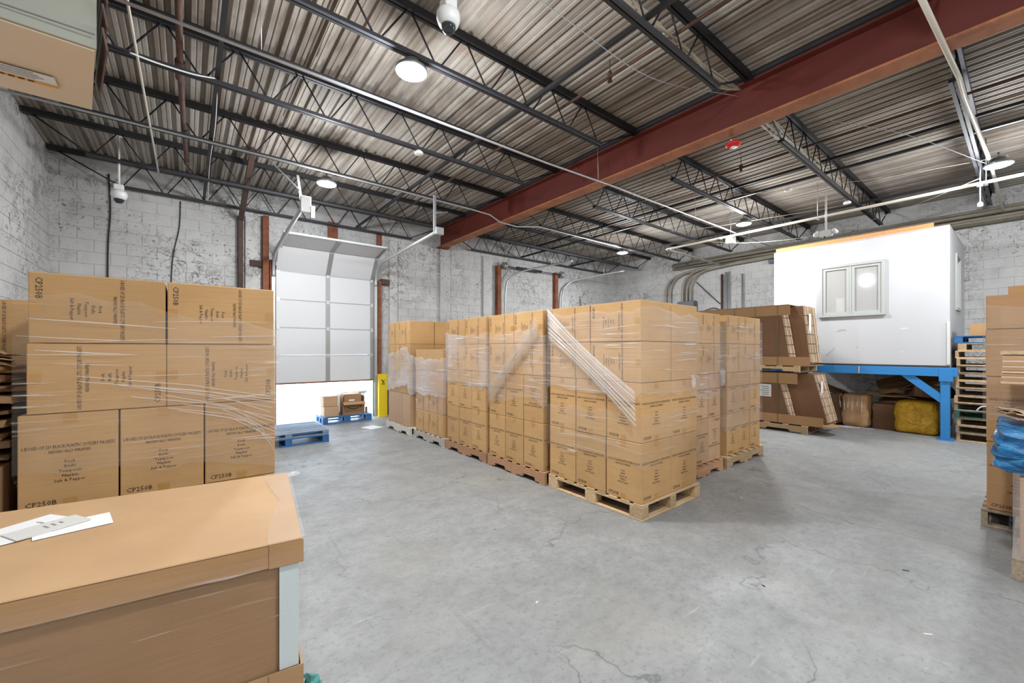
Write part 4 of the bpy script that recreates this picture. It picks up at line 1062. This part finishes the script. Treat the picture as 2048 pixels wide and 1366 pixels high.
bb('bottom_edge', OX0 - 0.012, OX0 - 0.001, OY0, OY1, OZ0 - 0.03, OZ0 + 0.0, 'joist_grey', of)
wn_ = empty('window_1', (OX0, 0, 0)); wn_.parent = of
bb('window_casing', -0.03, -0.001, WY0 - 0.05, WY1 + 0.05, WZ1, WZ1 + 0.05, 'trim_white', wn_); bb('window_casing', -0.03, -0.001, WY0 - 0.05, WY0, WZ0, WZ1, 'trim_white', wn_)
bb('window_casing', -0.03, -0.001, WY1, WY1 + 0.05, WZ0, WZ1, 'trim_white', wn_); bb('window_sill', -0.045, -0.001, WY0 - 0.06, WY1 + 0.06, WZ0 - 0.045, WZ0, 'trim_white', wn_)
my = 2.205
for a, b_ in ((WY0, my - 0.012), (my + 0.012, WY1)):
    sa = empty('sash', (0, 0, 0)); sa.parent = wn_
    # sash pieces
    bb('sash_frame', -0.012, 0.03, a, a + 0.05, WZ0, WZ1, 'trim_white', wn_); bb('sash_frame', -0.012, 0.03, b_ - 0.05, b_, WZ0, WZ1, 'trim_white', wn_)
    bb('sash_frame', -0.012, 0.03, a + 0.05, b_ - 0.05, WZ0, WZ0 + 0.05, 'trim_white', wn_); bb('sash_frame', -0.012, 0.03, a + 0.05, b_ - 0.05, WZ1 - 0.05, WZ1, 'trim_white', wn_)
    bb('pane', 0.008, 0.013, a + 0.05, b_ - 0.05, WZ0 + 0.05, WZ1 - 0.05, 'glass', wn_)
    bpy.data.objects.remove(sa)
bb('mullion', -0.02, 0.03, my - 0.012, my + 0.012, WZ0, WZ1, 'trim_white', wn_)
bb('window_vent', 0.03, 0.04, 2.30, 2.44, WZ0 + 0.06, WZ0 + 0.33, 'scuff', wn_)
w2 = empty('window_2', (0, OY0, 0)); w2.parent = of
for a, b_, c, d_ in ((SX0 - .05, SX1 + .05, SZ1, SZ1 + .05), (SX0 - .05, SX1 + .05, SZ0 - .05, SZ0), (SX0 - .05, SX0, SZ0, SZ1), (SX1, SX1 + .05, SZ0, SZ1)): bb('window_casing', a, b_, -0.025, -0.001, c, d_, 'trim_white', w2)
bb('pane', SX0, SX1, 0.02, 0.025, SZ0, SZ1, 'glass', w2)
# paint chips and scuffs on the front
def scuff(pts, mat='scuff'):
    link('scuff_mark', pydata('scuff', [(OX0 - 0.002, p[0], p[1]) for p in pts], [tuple(range(len(pts)))]), mat, of)
scuff([(2.44, 1.92), (2.38, 1.97), (2.30, 1.98), (2.26, 1.94), (2.33, 1.945), (2.40, 1.93)]); scuff([(2.62, 1.45), (2.5, 1.56), (2.45, 1.63), (2.47, 1.57), (2.58, 1.44)]); scuff([(2.10, 1.60), (2.12, 1.61), (2.11, 1.62)], 'black')
scuff([(1.50, 1.95), (1.42, 1.98), (1.36, 1.95), (1.44, 1.92)], 'paper_grey'); scuff([(1.52, 1.50), (1.46, 1.55), (1.44, 1.53)], 'paper_grey')
bb('corner_strip', OX0 - 0.02, OX0 - 0.002, OY0 - 0.005, OY0 + 0.035, OZ0 + 0.02, 2.05, 'paper_grey', of)
bs = empty('steel_platform', (0, 0, 0), 0, 'blue steel frame with post and brace carrying the white office', 'steel frame')
bb('front_beam', OX0 - 0.02, OX0 + 0.10, OY0 - 0.09, OY1 + 0.3, 1.10, 1.255, 'blue_steel', bs, 0.004)
bb('side_beam', OX0 + 0.11, OX1, OY0 - 0.02, OY0 + 0.08, 1.10, 1.255, 'blue_steel', bs, 0.004)
bb('post', OX0 - 0.0, OX0 + 0.10, OY0 - 0.0, OY0 + 0.115, 0.012, 1.099, 'blue_steel', bs, 0.004)
bb('post', OX0, OX0 + 0.10, OY1 - 0.1, OY1, 0.012, 1.099, 'blue_steel', bs, 0.004)
bb('base_plate', OX0 - 0.05, OX0 + 0.15, OY0 - 0.05, OY0 + 0.16, 0, 0.012, 'blue_steel', bs); bb('base_plate', OX0 - 0.05, OX0 + 0.15, OY1 - 0.15, OY1 + 0.05, 0, 0.012, 'blue_steel', bs)
prism('diagonal_brace', [(1.48, 1.099), (1.30, 1.099), (0.976, 0.80), (0.976, 0.64)], 'x', OX0 + 0.01, OX0 + 0.08, 'blue_steel', bs)
bb('splice_plate', OX0 - 0.026, OX0 - 0.021, 2.06, 2.085, 1.11, 1.25, 'galv', bs); bb('joint_plate', OX0 - 0.026, OX0 - 0.021, 0.82, 0.99, 1.02, 1.24, 'blue_steel', bs)

# under the platform
def lump(name, sx, sy, sz, loc, mat, label, cat, seed, sub=4, p=4.0, amp=0.05):
    r = random.Random(seed); bm = bmesh.new(); bmesh.ops.create_cube(bm, size=2.0)
    bmesh.ops.subdivide_edges(bm, edges=list(bm.edges), cuts=9, use_grid_fill=True)
    ph = [r.uniform(0, 6.28) for _ in range(12)]
    for v in bm.verts:
        c = v.co.copy(); n = (abs(c.x) ** p + abs(c.y) ** p + abs(c.z) ** p) ** (1 / p); c /= n
        wob = amp * (math.sin(5 * c.x + ph[0]) * math.sin(6 * c.z + ph[1]) + 0.6 * math.sin(11 * c.z + 4 * c.y + ph[2]) + 0.5 * math.sin(13 * c.x - 7 * c.y + ph[3])) * 0.6 + r.uniform(-amp, amp) * 0.25
        c *= (1 + wob); v.co = Vector((c.x * sx / 2, c.y * sy / 2, max(-sz / 2, c.z * sz / 2) + sz / 2))
    me = bpy.data.meshes.new(name); bm.to_mesh(me); bm.free()
    for q in me.polygons: q.use_smooth = True
    return tag(link(name, me, mat, None, loc), label, cat)
lump('yellow_bag', 0.50, 0.60, 0.60, (10.82, 1.33, 0.0), 'bag', 'bulging yellow plastic bag on the floor under the office', 'bag', 3, amp=0.045, p=6.0)
def openbox(name, x, y, z, sx, sy, sz, rot, mat, label, flaps=True):
    e = empty(name, (x, y, z), 0, label, 'box'); e.rotation_euler = rot; t = 0.008
    bb('side', -sx / 2, -sx / 2 + t, -sy / 2, sy / 2, 0, sz, mat, e); bb('side', sx / 2 - t, sx / 2, -sy / 2, sy / 2, 0, sz, mat, e)
    bb('end', -sx / 2 + t, sx / 2 - t, -sy / 2, -sy / 2 + t, 0, sz, mat, e); bb('end', -sx / 2 + t, sx / 2 - t, sy / 2 - t, sy / 2, 0, sz, mat, e); bb('bottom', -sx / 2 + t, sx / 2 - t, -sy / 2 + t, sy / 2 - t, 0, t, mat, e)
    for k, (px, py, rx_, ry_, w_, h_) in enumerate(() if not flaps else ((0, -sy / 2, 2.4, 0, sx, sy * .45), (0, sy / 2, -2.2, 0, sx, sy * .45))):
        f = link('flap', boxmesh(w_, 0.006, h_, mat), None, e, (px, py, sz)); f.rotation_euler = (rx_, ry_, 0)
    return e
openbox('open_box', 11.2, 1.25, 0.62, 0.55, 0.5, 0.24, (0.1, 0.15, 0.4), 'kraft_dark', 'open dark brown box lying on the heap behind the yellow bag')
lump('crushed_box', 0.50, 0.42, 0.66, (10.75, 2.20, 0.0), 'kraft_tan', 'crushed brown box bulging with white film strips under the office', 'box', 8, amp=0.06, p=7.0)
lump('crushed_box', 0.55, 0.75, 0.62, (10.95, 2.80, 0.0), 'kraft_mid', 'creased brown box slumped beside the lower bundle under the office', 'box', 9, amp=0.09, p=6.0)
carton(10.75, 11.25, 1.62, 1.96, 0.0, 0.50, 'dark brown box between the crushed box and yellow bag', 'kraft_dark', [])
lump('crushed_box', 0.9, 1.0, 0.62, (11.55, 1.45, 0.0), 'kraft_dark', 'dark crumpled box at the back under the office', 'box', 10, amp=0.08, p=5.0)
sheet('flattened_carton', 0.9, 1.1, 0.01, (11.2, 2.75, 0.72), (0.5, 0.25, 0.2), 'kraft_mid', 'flattened carton leaning on the creased box under the office', None, 51, 0.03)
sheet('flattened_carton', 0.8, 0.9, 0.01, (11.4, 1.55, 0.92), (-0.35, -0.3, 0.3), 'kraft_mid', 'flattened carton lying highest on the heap under the office', None, 52, 0.03)
sheet('flattened_carton', 0.5, 0.7, 0.01, (11.1, 1.75, 0.66), (0.05, -0.1, 0.2), 'kraft_mid', 'flattened carton sagging between the boxes behind the yellow bag', None, 53, 0.02)
e = empty('film_scraps', (10.52, 2.28, 0), 0, 'white film strips spilling from the crushed box to the floor', 'plastic')
for k in range(9):
    y = -0.22 + 0.075 * k; pts = [(0.10, y + rnd.uniform(-.02, .02), 0.665), (-0.01, y + rnd.uniform(-.02, .02), 0.60), (-0.045, y + rnd.uniform(-.03, .03), 0.40 + rnd.uniform(-.1, .1))]
    if k > 5: pts = [(rnd.uniform(-.2, 0), rnd.uniform(-.4, .5), 0.012), (rnd.uniform(-.25, 0), rnd.uniform(-.2, .3), 0.02), (rnd.uniform(-.25, 0), rnd.uniform(-.4, .5), 0.012)]
    tube('strip', smoothcurve(pts, 5), [0.004 + 0.008 * abs(math.sin(i)) for i in range(11)], 'film_heavy', e, 5)

# ------------------------------------------------------------------ tall stack of pallets beside the office
zz = 0.0
for k in range(14):
    hgt = 0.128 if k else 0.14
    pm = ['wood', 'wood_old', 'wood', 'green', 'wood_old', 'wood', 'wood_old', 'wood', 'wood', 'wood_old', 'wood', 'wood', 'wood', 'blue'][k]
    lab = {0: 'wooden pallet at the very bottom of the tall pallet stack', 3: 'green pallet low in the tall pallet stack', 13: 'blue pallet on top of the tall pallet stack'}.get(k, 'wooden pallet, %s from the floor, in the tall pallet stack' % ['first', 'second', 'third', 'fourth', 'fifth', 'sixth', 'seventh', 'eighth', 'ninth', 'tenth', 'eleventh', 'twelfth', 'thirteenth', 'last'][k])
    pallet(10.93 + rnd.uniform(-.03, .03), 0.30 + rnd.uniform(-.025, .025), zz, 1.10, 1.0, 0, lab, pm, 'stringer' if k < 12 else 'block', stringers='x', hgt=hgt, group='pallets in the tall stack')
    zz += hgt
o = openbox('cardboard_tray', 10.80, 0.30, zz + 0.003, 0.7, 0.68, 0.20, (0, 0, 0.0), 'kraft_tan', 'tan cardboard tray lying on top of the tall pallet stack', False)
tag(tube('strap_loop', smoothcurve([(10.36, 0.56, 0.55), (10.34, 0.50, 0.62), (10.33, 0.38, 0.63), (10.34, 0.34, 0.57), (10.36, 0.42, 0.60)], 6), 0.01, 'white', None, 5), 'white strap dangling from the tall pallet stack', 'strap')
tag(bb('plastic_crate', 11.02, 11.40, -0.10, 0.20, zz, zz + 0.25, 'yellow', None, 0.01), 'yellow crate behind the tray on the tall pallet stack', 'crate')

# ------------------------------------------------------------------ right edge loads
pallet(6.13, -0.30, 0, 1.15, 1.15, 0, 'weathered pallet under the wrapped load at the right edge', 'wood_old', 'stringer', stringers='x')
z = PZ - 0.04
for L, h in enumerate((0.60, 0.58, 0.42, 0.30)):
    for a in range(3):
        y0 = 0.25 - 0.37 * (a + 1)
        carton(5.60, 6.6, y0, y0 + 0.37, z + 0.04, z + 0.04 + h, 'brown carton, %s layer, %s, of the right edge load' % (LAY[L], ['in view', 'next inside', 'far inside'][a]), 'kraft_tan', [('-x', 0)] if L < 2 else [], 'cartons of the right edge load')
    z += h
wrap(6.10, -0.305, 1.03, 1.14, 0.95, 1.95, 'film_light', 'clear film around the load at the right edge', seed=14)
carton(6.10, 6.5, -0.2, 0.14, z + 0.04, z + 0.16, 'small brown carton on top of the right edge load', 'carton', [])
# film wrapped pillar with the blue bundle, nearer
pallet(4.98, -0.52, 0, 1.12, 1.2, 0, 'weathered pallet under the film wrapped pillar at the right edge', 'wood_old', 'stringer', stringers='y')
carton(4.45, 5.3, -1.1, 0.055, PZ, 0.70, 'tall brown box inside the film wrapped pillar at the right edge', 'kraft_tan', [])
wrap(4.875, -0.52, 0.90, 1.19, 0.12, 0.72, 'film_heavy', 'shiny film around the pillar at the right edge', seed=15)
blu = lump('blue_bundle', 0.80, 1.25, 0.33, (4.80, -0.47, 0.715), 'blue_sheets', 'bundle wrapped in torn blue and teal plastic at the right edge', 'bundle', 17, amp=0.02, p=16.0)
r_ = random.Random(5)
for v in blu.data.vertices: v.co += Vector((r_.uniform(-.022, .022), r_.uniform(-.018, .018), r_.uniform(-.02, .02) if v.co.z > 0.05 else 0.0))
for q in blu.data.polygons: q.use_smooth = False
for k in range(3):
    sheet('flattened_carton', 0.3, 0.28, 0.008, (4.62, -0.02, 1.085 + 0.02 * k), (0.1, -0.12, 0.5 + .3 * k), 'edge', 'torn pale cardboard lying %s on the blue bundle' % ['lowest', 'in the middle', 'topmost'][k], 'torn cardboard on the blue bundle', 70 + k, 0.014)
openb = empty('flat_stack', (4.9, -0.45, 0), 0, 'neat stack of flat corrugated sheets under a board at the right edge', 'cardboard stack')
for k in range(11): bb('flat_sheet', -0.48 + rnd.uniform(-.006, .006), 0.3, -0.5, 0.575 + rnd.uniform(-.006, .004), 1.335 + 0.0182 * k, 1.335 + 0.0182 * k + 0.0165, ['edge', 'kraft_tan'][k % 2], openb)
bb('top_board', -0.49, 0.3, -0.5, 0.58, 1.536, 1.558, 'wood', openb)
tag(bb('carton', 4.75, 5.25, -0.95, -0.1, 1.12, 1.333, 'kraft_tan', None, 0.004), 'brown carton holding up the flat corrugated sheets', 'carton')

# ------------------------------------------------------------------ by the loading door
def blue_pallet(x, y, z, label):
    return pallet(x, y, z, 1.10, 1.0, 0, label, 'blue', 'block', stringers='y', hgt=0.14, group='blue pallets by the door', ndeck=7)
pallet(1.28, 7.92, 0.0, 1.22, 1.02, 0.0, 'lower dark blue pallet of the pair lying before the door', 'blue', 'block', stringers='y', hgt=0.13, group='blue pallets by the door')
p2 = pallet(1.28, 7.93, 0.132, 1.22, 1.02, 0.0, 'upper pallet before the door, grey slats with blue daylight painted in', 'wood_daylight_tint', 'block', stringers='y', hgt=0.08, group='blue pallets by the door')
for c in p2.children:
    if c.name.startswith('deck_board') and c.location.y > 0.05: c.data = boxmesh(c.dimensions.x, c.dimensions.y, c.dimensions.z, 'blue', 0.003) if False else c.data
p3 = pallet(2.72, 9.44, 0, 1.02, 0.62, 0.0, 'bright blue pallet carrying boxes in the loading doorway', 'blue', 'block', stringers='y', hgt=0.14, group='blue pallets by the door', ndeck=5)
carton(2.26, 2.56, 9.22, 9.56, 0.141, 0.36, 'plain brown box at the bottom of the small pair on the blue pallet', 'carton_pale', [])
carton(2.24, 2.53, 9.22, 9.56, 0.361, 0.58, 'plain brown box on top of the small pair on the blue pallet', 'carton_pale', [])
ab = empty('open_carton', (2.88, 9.42, 0.141), -0.05, 'open brown carton with a curved dark smile arrow on the blue pallet', 'box')
bb('front', -0.23, 0.23, -0.19, -0.182, 0, 0.28, 'kraft_mid', ab); bb('back', -0.23, 0.23, 0.182, 0.19, 0, 0.46, 'kraft_mid', ab); bb('side', -0.23, -0.222, -0.18, 0.18, 0, 0.42, 'kraft_mid', ab); bb('side', 0.222, 0.23, -0.18, 0.18, 0, 0.40, 'kraft_mid', ab)
bb('inner_box', -0.20, 0.16, -0.16, 0.15, 0.003, 0.45, 'kraft_mid', ab)
f = link('flap', boxmesh(0.46, 0.006, 0.12, 'kraft_tan'), None, ab, (0, -0.188, 0.28)); f.rotation_euler = (2.0, 0, 0)
arc = [(-0.14 + 0.28 * i / 10, -0.1915, 0.17 - 0.045 * math.sin(math.pi * i / 10)) for i in range(11)]
link('smile_arrow', pydata('smile', [(p[0], p[1], p[2] + s * (0.004 + 0.006 * math.sin(math.pi * i / 10))) for i, p in enumerate(arc) for s in (-1, 1)], [(2 * i, 2 * i + 2, 2 * i + 3, 2 * i + 1) for i in range(10)]), 'black', ab)
link('smile_arrow', pydata('tip', [(0.12, -0.1915, 0.195), (0.165, -0.1915, 0.19), (0.15, -0.1915, 0.15)], [(0, 1, 2)]), 'black', ab)
bb('packing_label', -0.10, 0.02, -0.164, -0.161, 0.30, 0.33, 'paper', ab)
lump('white_sack', 0.22, 0.22, 0.45, (2.62, 9.62, 0.141), 'white', 'white plastic sack standing behind the boxes on the blue pallet', 'bag', 61, amp=0.06, p=5.0)
e = empty('white_rack', (3.12, 9.50, 0.141), 0, 'small white slotted plastic rack beside the open carton', 'rack')
for k in range(4): bb('slat', -0.06 + 0.035 * k, -0.045 + 0.035 * k, -0.02, 0.02, 0.0, 0.44, 'white', e)
bb('top_shelf', -0.09, 0.12, -0.06, 0.06, 0.441, 0.50, 'white', e, 0.02)
carton(3.18, 3.23, 9.40, 9.46, 0.141, 0.27, 'tiny brown box at the corner of the blue pallet', 'kraft_mid', [])
paper('paper_sheet', 2.92, 8.24, 0.30, 0.34, 0.3, 0.001, 'paper', 'white paper sheet lying on the floor before the yellow guard')
for k, (x, y, l, a) in enumerate(((4.6, 1.9, 0.07, 0.4), (5.1, 1.75, 0.05, 1.2), (4.0, 0.55, 0.05, 2.0), (1.7, 1.9, 0.035, 0.3), (5.3, 1.2, 0.06, 2.6), (3.0, 1.1, 0.03, 1.1), (3.2, 0.35, 0.06, 2.3), (2.1, 2.9, 0.04, 0.2))):
    tag(box('floor_scrap', (l * 0.7, 0.010, 0.003), (x, y, 0.0), ['paper_grey', 'wood_old', 'black'][k % 3], None, a), ['white paper shred', 'splinter of wood', 'black plastic sliver'][k % 3] + ' on the floor ' + ['by the nearest stack corner', 'right of the nearest stack', 'in the open foreground', 'near the foreground box', 'towards the right edge', 'in the middle foreground', 'low at the right', 'between foreground box and central row'][k], 'scrap', 'scraps on the floor')

# ------------------------------------------------------------------ unit heater, upper left
ht = empty('unit_heater', (0, 0, 0), 0, 'large hanging heater with cream underside and grey-green side, top left', 'heater')
zb = 3.45
hv = [(-1.60, 3.70, zb + 0.06), (-0.46, 3.74, zb + 0.06), (-0.46, 3.74, 4.45), (-1.60, 3.70, 4.45), (-1.60, 4.60, zb + 0.06), (-0.60, 4.60, zb + 0.06), (-0.60, 4.60, 4.45), (-1.60, 4.60, 4.45)]
link('casing', pydata('casing', hv, [(0, 1, 2, 3), (1, 5, 6, 2), (5, 4, 7, 6), (4, 0, 3, 7), (3, 2, 6, 7), (4, 5, 1, 0)]), 'heater_green', ht)
bv = [(-1.60, 3.72, zb + 0.058), (-0.47, 3.76, zb + 0.058), (-0.585, 4.55, zb), (-1.60, 4.55, zb), (-1.60, 3.72, zb + 0.05), (-0.47, 3.76, zb + 0.05), (-0.585, 4.55, zb - 0.008), (-1.60, 4.55, zb - 0.008)]
link('bottom_panel', pydata('bp', bv, [(0, 1, 2, 3), (7, 6, 5, 4), (0, 4, 5, 1), (1, 5, 6, 2), (2, 6, 7, 3), (3, 7, 4, 0)]), 'heater_tan', ht)
bb('seam_strip', -1.60, -0.462, 3.69, 3.698, zb + 0.12, zb + 0.126, 'ink', ht)
for k in range(6):
    f = link('louver', boxmesh(0.010, 0.80, 0.14, 'louver'), None, ht, (-0.475, 4.13, zb + 0.07 + 0.155 * k)); f.rotation_euler = (0, -0.16, 0.165)
for x in (-1.4, -0.7):
    for y in (3.9, 4.4): tube('hanger_rod', [(x, y, 4.45), (x, y, 4.79)], 0.006, 'galv', ht, 6)
wl_ = empty('warning_label', (-0.945, 4.22, zb + 0.009)); wl_.parent = ht
def lab_quad(nm, x0, x1, y0, y1, dz, mat, par):
    link(nm, pydata(nm, [(x0, y0, dz - 0.075 * (y0)), (x0, y1, dz - 0.075 * y1), (x1, y1, dz - 0.075 * y1), (x1, y0, dz - 0.075 * y0)], [(0, 1, 2, 3)]), mat, par)
lab_quad('label_paper', -0.22, 0.22, -0.02, 0.12, -0.006, 'paper', wl_); lab_quad('label_stripe', -0.22, 0.22, 0.085, 0.12, -0.0072, 'orange', wl_)
for k in range(6): lab_quad('stripe_mark', -0.15 + 0.045 * k, -0.12 + 0.045 * k, 0.094, 0.111, -0.0084, 'black', wl_)
for k in range(4): lab_quad('label_print', -0.19, 0.12 + 0.02 * (k % 3), -0.008 + 0.022 * k, 0.0 + 0.022 * k, -0.0072, 'ink', wl_)
gv = empty('gas_valve', (-0.40, 4.55, 4.46), 0, 'gas valve with a red lever beside the heater', 'valve')
tube('elbow', smoothcurve([(0.05, 0, 0.14), (0.03, 0, 0.04), (0.0, 0, -0.02), (-0.06, 0, -0.04)], 5), 0.028, 'galv', gv); bb('red_lever', -0.03, 0.0, -0.045, -0.03, 0.02, 0.16, 'red', gv, 0.004)

# ------------------------------------------------------------------ security cameras, alarm, emergency lamp
def dome_camera(x, y, z, rod, s, label):
    e = empty('dome_camera', (x, y, z), 0, label, 'camera')
    lathe('housing', [(0.045 * s, 0.0), (0.075 * s, 0.02 * s), (0.088 * s, 0.06 * s), (0.085 * s, 0.10 * s), (0.06 * s, 0.125 * s)], 'white', e, seg=24)
    lathe('dome', [(0.006 * s, -0.05 * s), (0.03 * s, -0.045 * s), (0.05 * s, -0.02 * s), (0.056 * s, 0.004 * s)], 'dark_glass', e, seg=24)
    bb('mount_box', -0.05 * s, 0.05 * s, -0.05 * s, 0.05 * s, 0.126 * s, 0.20 * s, 'white', e, 0.008)
    tube('drop_rod', [(0, 0, 0.2 * s), (0, 0, rod)], 0.014, 'white', e)
    bb('junction_box', -0.06, 0.06, -0.04, 0.04, rod, rod + 0.05, 'white', e, 0.004)
    return e
dome_camera(1.53, 2.70, 3.98, 0.768, 1.0, 'white dome camera hanging near the picture top beside the big lamp')
dome_camera(-0.80, 8.42, 3.80, 0.945, 1.1, 'white dome camera hanging by the left rear corner')
al = empty('alarm_bell', (5.48, 2.36, 4.18), 0, 'round red alarm with a white centre under the beam', 'alarm')
lathe('bell', [(0.01, -0.02), (0.06, -0.016), (0.09, 0.005), (0.095, 0.02), (0.05, 0.05)], 'red', al, seg=28)
lathe('strobe', [(0.005, -0.035), (0.028, -0.03), (0.032, -0.017)], 'white', al, seg=16)
tube('stem', [(0, 0, 0.05), (-0.03, 0.02, 0.08)], 0.015, 'galv', al, 6)
el = empty('emergency_lamp', (8.80, 2.23, 3.56), 0, 'twin-head emergency lamp hanging on a rod before the office', 'lamp')
bb('body', -0.05, 0.05, -0.09, 0.09, 0.0, 0.10, 'white', el, 0.01)
for s in (-1, 1): lathe('lamp_head', [(0.03, -0.02), (0.05, 0.0), (0.05, 0.04), (0.02, 0.05)], 'white', el, (-0.02, s * 0.12, 0.05), 16, (s * -0.9, 0, 0))
tube('drop_rod', [(0, 0, 0.10), (0, 0, 0.745)], 0.014, 'white_pipe', el); tube('cable_tail', [(0, 0.02, 0.0), (-0.02, 0.02, -0.03)], 0.01, 'black', el, 6)
jb = empty('junction_box', (10.03, 4.38, 4.06), 0, 'white junction box hanging behind the middle lamp', 'electrical box')
bb('box_body', -0.10, 0.10, -0.08, 0.08, 0.0, 0.16, 'paper_grey', jb, 0.006); tube('hanger_rod', [(0, 0, 0.16), (0, 0, 0.739)], 0.008, 'galv', jb, 6)
for x, y, lab in ((8.0, 2.55, 'nearer the beam'), (9.55, 2.10, 'above the office side'), (2.5, 5.23, 'above the lamp by the door')):
    tag(lathe('light_socket', [(0.03, -0.03), (0.06, -0.02), (0.06, 0.0), (0.03, 0.03)], 'white', None, (x, y, 4.285), 16), 'small white round socket on a joist %s' % lab, 'socket')
sn = empty('sensor', (9.3, 0.468, 3.70), 0, 'small white sensor hanging at the right edge', 'sensor')
lathe('body', [(0.01, 0.0), (0.03, 0.01), (0.03, 0.05), (0.02, 0.07)], 'white', sn, seg=12); tube('rod', [(0, 0, 0.07), (0, 0, 0.617)], 0.008, 'galv', sn, 6); bb('clamp', -0.04, 0.04, -0.03, 0.03, 0.3, 0.36, 'joist_grey', sn)

# ------------------------------------------------------------------ right wall services
rp = empty('conduit_bundle', (12.55, 0, 0), 0, 'bundle of old conduits along the right wall bending down to the panel', 'conduit')
for k, (dz, dx, r) in enumerate(((0.0, 0.0, 0.045), (-0.09, 0.05, 0.035), (0.08, 0.08, 0.03))): tube('conduit_run', [(dx, 7.35, 4.30 + dz), (dx, 4.0, 4.31 + dz), (dx, -6.8, 4.30 + dz)], r, 'old_pipe', rp)
for k, (y, r) in enumerate(((7.62, 0.032), (7.45, 0.032), (7.02, 0.036), (6.88, 0.032), (6.76, 0.032))):
    s = 0.08 * (k % 3); pts = [(0.08, y, 2.85), (0.08, y, 3.4), (0.08, y - 0.04, 3.65 + s * .3), (0.08, y - 0.22, 3.88 + s * .4), (0.07, y - 0.6, 4.02 + s * .3), (0.06, y - 1.3, 4.08 + s * .3), (0.06, 4.0, 4.12 + s * .3), (0.06, -6.8, 4.12 + s * .3)]
    tube('bent_conduit', smoothcurve(pts[:6], 5) + [Vector(p) for p in pts[6:]], r, 'old_pipe', rp)
ep = empty('electrical_panel', (12.60, 6.87, 2.62), 0, 'dark grey electrical panel box on the right wall', 'electrical panel')
bb('cabinet', -0.08, 0.13, -0.28, 0.28, 0.0, 0.50, 'panel_grey', ep, 0.006); bb('panel_door', -0.092, -0.081, -0.25, 0.25, 0.03, 0.47, 'panel_grey', ep, 0.004); bb('latch', -0.10, -0.0925, -0.23, -0.20, 0.2, 0.28, 'galv', ep)
tag(bb('cable_tray', 12.64, 12.75, 6.0, 6.5, 2.66, 2.70, 'panel_grey'), 'short dark wall bracket beside the electrical panel', 'bracket')
for y, r, mat, lab, zt in ((5.80, 0.035, 'brown_post', 'dark brown', 3.85), (5.68, 0.028, 'galv', 'slim grey', 3.9), (5.60, 0.022, 'galv', 'slimmest grey', 3.9), (5.22, 0.024, 'stile', 'lone grey', 3.78), (4.32, 0.04, 'stile', 'wide grey', 3.95)):
    tag(tube('wall_pipe', [(12.70, y, 0.0), (12.70, y, zt)], r, mat), '%s vertical pipe on the right wall left of the office' % lab, 'pipe', 'vertical pipes on the right wall')
wire([(12.7, 6.6, 3.72), (12.7, 6.2, 3.3), (12.7, 5.85, 2.95)], 'dark cable slanting down the right wall to a pipe', 'black', 0.012)
wire([(12.7, 6.5, 2.72), (12.7, 6.1, 2.85), (12.7, 5.85, 2.78)], 'dark cable arching from the electrical panel', 'black', 0.012)
tag(bb('wall_stop', 12.60, 12.75, 4.28, 4.50, 3.95, 4.05, 'panel_grey'), 'dark steel cap on the wide wall pipe', 'bracket')
tag(bb('patch_plate', 12.745, 12.758, -0.35, 0.05, 2.75, 3.1, 'panel_grey'), 'grey bare patch on the right wall beside the office', 'patch')
bpy.context.view_layer.update()
